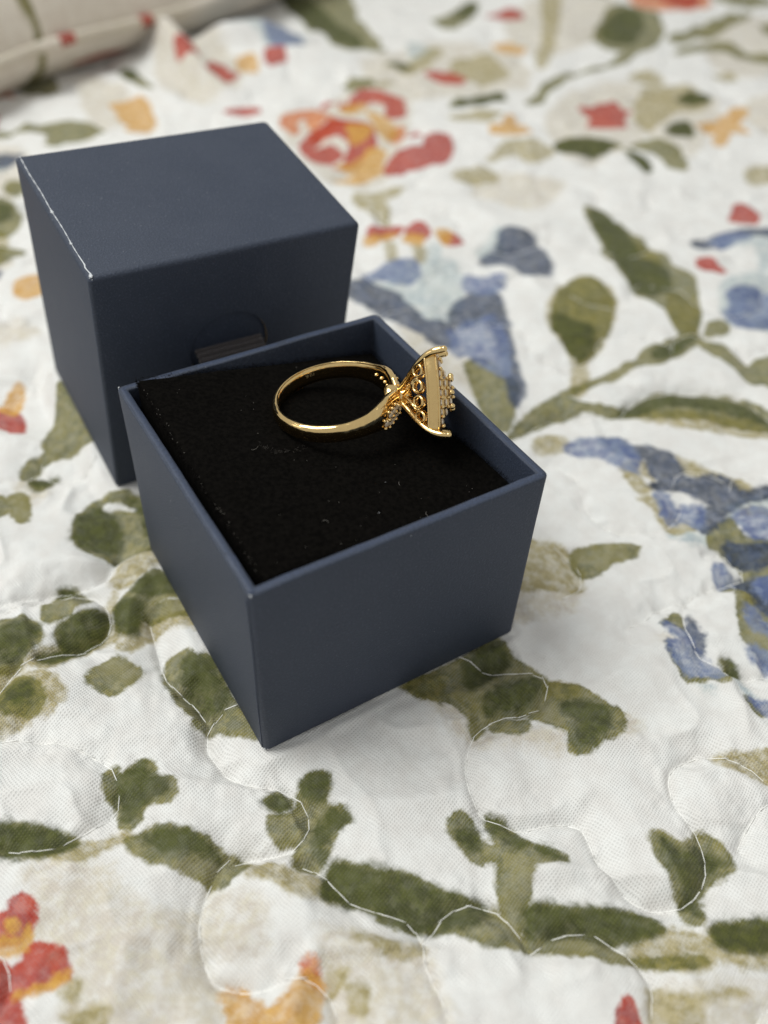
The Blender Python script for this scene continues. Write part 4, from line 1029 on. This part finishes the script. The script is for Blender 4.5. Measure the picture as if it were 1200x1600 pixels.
# collar under the head
prof = [(.83, .17), (.90, .205), (1.00, .185), (1.07, .150), (1.12, .152), (1.17, .172), (1.22, .165), (1.26, .11), (1.27, .03)]
V, F = loft([[(x, r*math.cos(t), r*math.sin(t)) for t in np.linspace(0, 2*math.pi, 24, endpoint=False)] for x, r in prof], True, True, True)
head = mesh('collar', V, F, M_GOLD, ring)
BALL = ball_mesh(.05, 'cluster_bead'); CBALL = ball_mesh(.058, 'collar_bead')
for k in range(8):
    t = k*math.pi/4+.2; place('collar_bead', CBALL, head, (1.21, .15*math.cos(t), .15*math.sin(t)), (1, 0, 0))
# head frame: square turned on its corner
HROT = -.202
HY = np.array([0, math.cos(HROT), -math.sin(HROT)]); HZv = np.array([0, math.sin(HROT), math.cos(HROT)]); HXv = np.array([1.0, 0, 0])
def hp(x, y, z): return tuple(HXv*x+HY*y+HZv*z)
CORN = [(1, 0), (0, 1), (-1, 0), (0, -1)]
HD = .825
def square(x, d, bow=.09):
    out = []
    for k in range(4):
        a = np.array(CORN[k]); b = np.array(CORN[(k+1) % 4])
        for t in np.linspace(0, 1, 12, endpoint=False):
            p = (a+(b-a)*t)*(d+bow*4*t*(1-t)); out.append(hp(x+.03*4*t*(1-t), p[0], p[1]))
    return out
for xx, dd in ((1.515, .010), (1.685, .012)):
    L = square(xx, HD+dd); V, F = tube(L+[L[0]], .017, 8, False); mesh('bezel_glint_wire', V, F, M_GOLD, ring)  # round tubes stand in for bevelled edges, added to catch light lines
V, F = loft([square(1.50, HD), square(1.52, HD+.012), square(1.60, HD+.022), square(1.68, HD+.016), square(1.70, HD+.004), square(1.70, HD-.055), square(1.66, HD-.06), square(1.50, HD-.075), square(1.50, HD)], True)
bez = mesh('bezel', V, F, M_GOLD_DIM, ring, False)  # darker gold here stands in for dim reflections on the strip
bm = bmesh.new(); bm.from_mesh(bez.data)
bmesh.ops.remove_doubles(bm, verts=bm.verts[:], dist=1e-7)
bmesh.ops.recalc_face_normals(bm, faces=bm.faces[:]); bm.to_mesh(bez.data); bm.free()
bez.data.polygons.foreach_set('use_smooth', [True]*len(bez.data.polygons)); bez.data.set_sharp_from_angle(angle=math.radians(50))
# claws
for a, b in CORN:
    pts = [(1.08, .15), (1.18, .29), (1.31, .52), (1.45, .725), (1.58, .85), (1.70, .91), (1.83, .935)]
    P = spline(np.array([hp(x, r*a, r*b) for x, r in pts]), 5)
    rad = np.interp(np.linspace(0, 1, len(P)), [0, .3, .65, .85, 1], [.045, .045, .055, .060, .050])
    V, F = tube(P, rad, 12); c = mesh('claw', V, F, M_GOLD, ring)
    V, F = ico(P[-1], .054, 2); mesh('claw_tip', V, F, M_GOLD, c)
# scrollwork gallery: four loops and scrolls on each side
for k in range(4):
    c0 = np.array(CORN[k]); c1 = np.array(CORN[(k+1) % 4]); mid = (c0+c1)/2; side = (c1-c0)/math.sqrt(2)
    nrm = mid/np.linalg.norm(mid)
    sl = np.array([1.0, 0.9]); sl /= np.linalg.norm(sl)          # slant of the side: along the axis, outwards
    def q(u, v): x = 1.385+v*sl[0]; ap = .475+v*sl[1]; return np.array(hp(x, nrm[0]*ap+side[0]*u, nrm[1]*ap+side[1]*u))
    ax1 = q(1, 0)-q(0, 0); ax2 = q(0, 1)-q(0, 0)
    g = None
    for u in (-.365, -.122, .122, .365):
        v0 = .0 if abs(u) < .2 else .02
        V, F = torus(q(u, v0), ax1/np.linalg.norm(ax1), ax2/np.linalg.norm(ax2), .092, .024, 24, 8, 1.0)
        mesh('gallery_loop', V, F, M_GOLD, ring)
    for sgn in (-1, 1):
        P = spline(np.array([hp(1.14, nrm[0]*.13+side[0]*sgn*.02, nrm[1]*.13+side[1]*sgn*.02), hp(1.215, nrm[0]*.25+side[0]*sgn*.07, nrm[1]*.25+side[1]*sgn*.07), q(sgn*.15, -.135), q(sgn*.225, -.07), q(sgn*.243, .02)]), 6)
        V, F = tube(P, np.interp(np.linspace(0, 1, len(P)), [0, .5, 1], [.034, .026, .022]), 8); mesh('scroll', V, F, M_GOLD, ring)
# stepped pavé top
def lev(i, j):
    k = max(abs(i), abs(j)); return {0: 1.91, 1: 1.885, 2: 1.81, 3: 1.735}[k]
pit = 2*(HD-.075)/math.sqrt(2)/7
sy = np.array([1, 1])/math.sqrt(2); sz = np.array([-1, 1])/math.sqrt(2)
def fp(u, v, x): y, z = sy*u+sz*v; return hp(x, y, z)
parts = []
for k, x0 in ((3, 1.705), (2, 1.78), (1, 1.855)):
    h = (k+.5)*pit-.004
    lo = [fp(u*h, v*h, 1.52 if k == 3 else x0-.09) for u, v in ((1, 1), (-1, 1), (-1, -1), (1, -1))]; hi = [fp(u*h*.99, v*h*.99, x0) for u, v in ((1, 1), (-1, 1), (-1, -1), (1, -1))]
    parts.append(loft([lo, hi], True, True, True))
V, F = merge(parts); plate = mesh('pave_plate', V, F, M_GOLD_DIM, ring, False)
xd = tuple(HY)
for i in range(-3, 4):
    for j in range(-3, 4):
        place('gem', GEMB if max(abs(i), abs(j)) <= 1 else GEM, plate, fp(i*pit, j*pit, lev(i, j)), (1, 0, 0), xd)
for i in range(-4, 4):
    for j in range(-4, 4):
        x = max(min(lev(max(-3, min(3, a)), max(-3, min(3, b))) for a in (i, i+1) for b in (j, j+1)), 0)+.022
        k = max(abs(i+.5), abs(j+.5)); r = k*0+1
        place('bead', BEAD, plate, fp((i+.5)*pit*.985, (j+.5)*pit*.985, x+(.02 if k < 2 else 0)), (1, 0, 0), xd)
for i, j in ((-1, -1), (1, -1), (1, 1), (-1, 1), (0, 1.2), (0, -1.2), (1.2, 0), (-1.2, 0)):
    place('cluster_bead', BALL, plate, fp(i*1.45*pit, j*1.45*pit, 1.905), (1, 0, 0), xd)

# ------------------------------------------------------------------ pillow beyond the boxes
def build_pillow():
    base = np.array([-15.25, 24.95, 0.0]); e = np.array([.497, .868, 0.0]); e /= np.linalg.norm(e); nrm_ = np.array([-e[1], e[0], 0.0])
    t = thing('pillow', e, nrm_, EZ, base)
    tag(t, 'floral pillow with a corded edge lying at the far left corner of the bedspread', 'pillow')
    ns, nq = 90, 60; s0, s1, D = -16.0, 40.0, 42.0; zc = 1.55
    sv = np.linspace(0, 1, ns); qv = (np.linspace(0, 1, nq))**1.6
    A, B = np.meshgrid(s0+(s1-s0)*sv, D*qv, indexing='ij')
    es = np.minimum((A-s0), (s1-A))/9; eq = np.minimum(B, D-B)/10
    prof = lambda e_: np.sqrt(np.clip(1-(1-np.clip(e_, 0, 1))**2, 0, 1))
    env = prof(es)*prof(eq)
    wr = .28*N1(A*.35, B*.22)+.14*N2(A*1.1+.4*B, B*.25)
    top = zc+6.2*env+wr*np.clip(env*3, 0, 1); bot = zc-(zc-.05)*np.clip(env*2.2, 0, 1)
    B2_ = B+.25*np.sin(A*.35)*np.exp(-B/4)
    V = np.concatenate([np.stack([A, B2_, top], 2).reshape(-1, 3), np.stack([A, B2_, bot], 2).reshape(-1, 3)])
    id = np.arange(ns*nq).reshape(ns, nq); f = np.stack([id[:-1, :-1], id[1:, :-1], id[1:, 1:], id[:-1, 1:]], 2).reshape(-1, 4)
    F = np.concatenate([f, f[:, ::-1]+ns*nq])
    o = mesh('pillow_case', V, F, M_PILLOW, t)
    x = V[:, 0]; y = V[:, 1]
    blobs = {'g': [(2.6, 2.3, .9, .7), (3.3, 1.2, .35, 1.3), (2.2, 4, .8, .9), (10, 5, 1.2, 1.6)], 'w': [(5.5, 5, 8.5, 4.4), (-4, 4, 5, 4)], 'r': [(6.8, .8, 1.3, .12), (9.6, .9, .4, .3)], 'k': [(8, 3, 1.5, 1.5), (1.8, 3.2, .7, .8)]}
    def inks(ob, x, y):
        for L in LAYERS:
            d = np.full(len(x), .7)
            for cx, cy, a, b in blobs.get(L, ()):
                d = np.minimum(d, (np.hypot((x-cx)/a, (y-cy)/b)-1)*min(a, b))
            at = ob.data.attributes.new('ink_'+L, 'FLOAT', 'POINT'); at.data.foreach_set('value', d.astype(np.float32))
    inks(o, x, y)
    P = [(a, .25*math.sin(a*.35)-.12, zc+.08*math.sin(a*.5)) for a in np.linspace(s0+.5, s1-.5, 120)]
    V, F = tube(P, .21, 12); c = mesh('piping', V, F, M_PILLOW, t)
    pv = np.array(V); blobs = {'r': [(4.5, 0, .33, 2), (8.6, 0, .30, 2)], 'w': [(0, 0, 3.2, 2), (8, 0, 3, 2)]}
    inks(c, pv[:, 0], pv[:, 1])
build_pillow()

# ------------------------------------------------------------------ lint on the velvet and the paper
def build_lint():
    parts = []; fluff = []
    def world(a, b, z): return TF+TE1*a+TE2*b+EZ*z
    for k in range(34):
        a, b = RNG.uniform(.4, 4.6), RNG.uniform(.3, 4.8); z = float(pad_z(a, b))+.012
        parts.append(ico(world(a, b, z), RNG.uniform(.003, .007), 1))
    for k in range(5):
        a, b = RNG.uniform(.35, 4.4), RNG.uniform(.3, 4.6)
        z = float(pad_z(a, b))+.015; th = RNG.uniform(0, 6.28); l = RNG.uniform(.05, .16)
        P = [world(a+l*t*math.cos(th+t), b+l*t*math.sin(th+1.4*t), z+.012*math.sin(t*3)) for t in np.linspace(0, 1, 6)]
        parts.append(tube(P, .0022, 4))
    for k in range(55):
        b = RNG.uniform(.4, 4.7); a = PX0+RNG.uniform(-.02, .05); z = float(pad_z(a, b))-RNG.uniform(.0, .06)
        parts.append(ico(world(a, b, z), RNG.uniform(.003, .007), 1))
    for k in range(46):                                     # fluff caught on the lip of the slit
        t = RNG.uniform(); cx = np.interp(t, [0, .35, .7, 1], [-1.90, -1.67, -1.47, -1.26]); cy = np.interp(t, [0, .35, .7, 1], [3.12, 3.02, 3.10, 3.27])
        q = np.array([cx, cy, 0])+RNG.normal(size=3)*np.array([.03, .03, 0]); a, b = (q-TF)@TE1, (q-TF)@TE2; z = float(pad_z(a, b))+.006; th = RNG.uniform(0, 6.28)
        fluff.append(tube([q*np.array([1, 1, 0])+np.array([.03*u*math.cos(th+2.5*u), .03*u*math.sin(th+2.5*u), z+.012*u]) for u in (0, .35, .7, 1)], .0011, 4))
    V, F = merge(parts); o = mesh('lint', V, F, M_LINT, None)
    V, F = merge(fluff); f_ = mesh('slit_fluff', V, F, M_FLUFF, tray); f_['kind'] = 'stuff'
    f_.matrix_parent_inverse = tray.matrix_world.inverted()
    tag(o, 'pale specks and fibres of lint scattered on the black velvet pad', 'lint', kind='stuff')
build_lint()
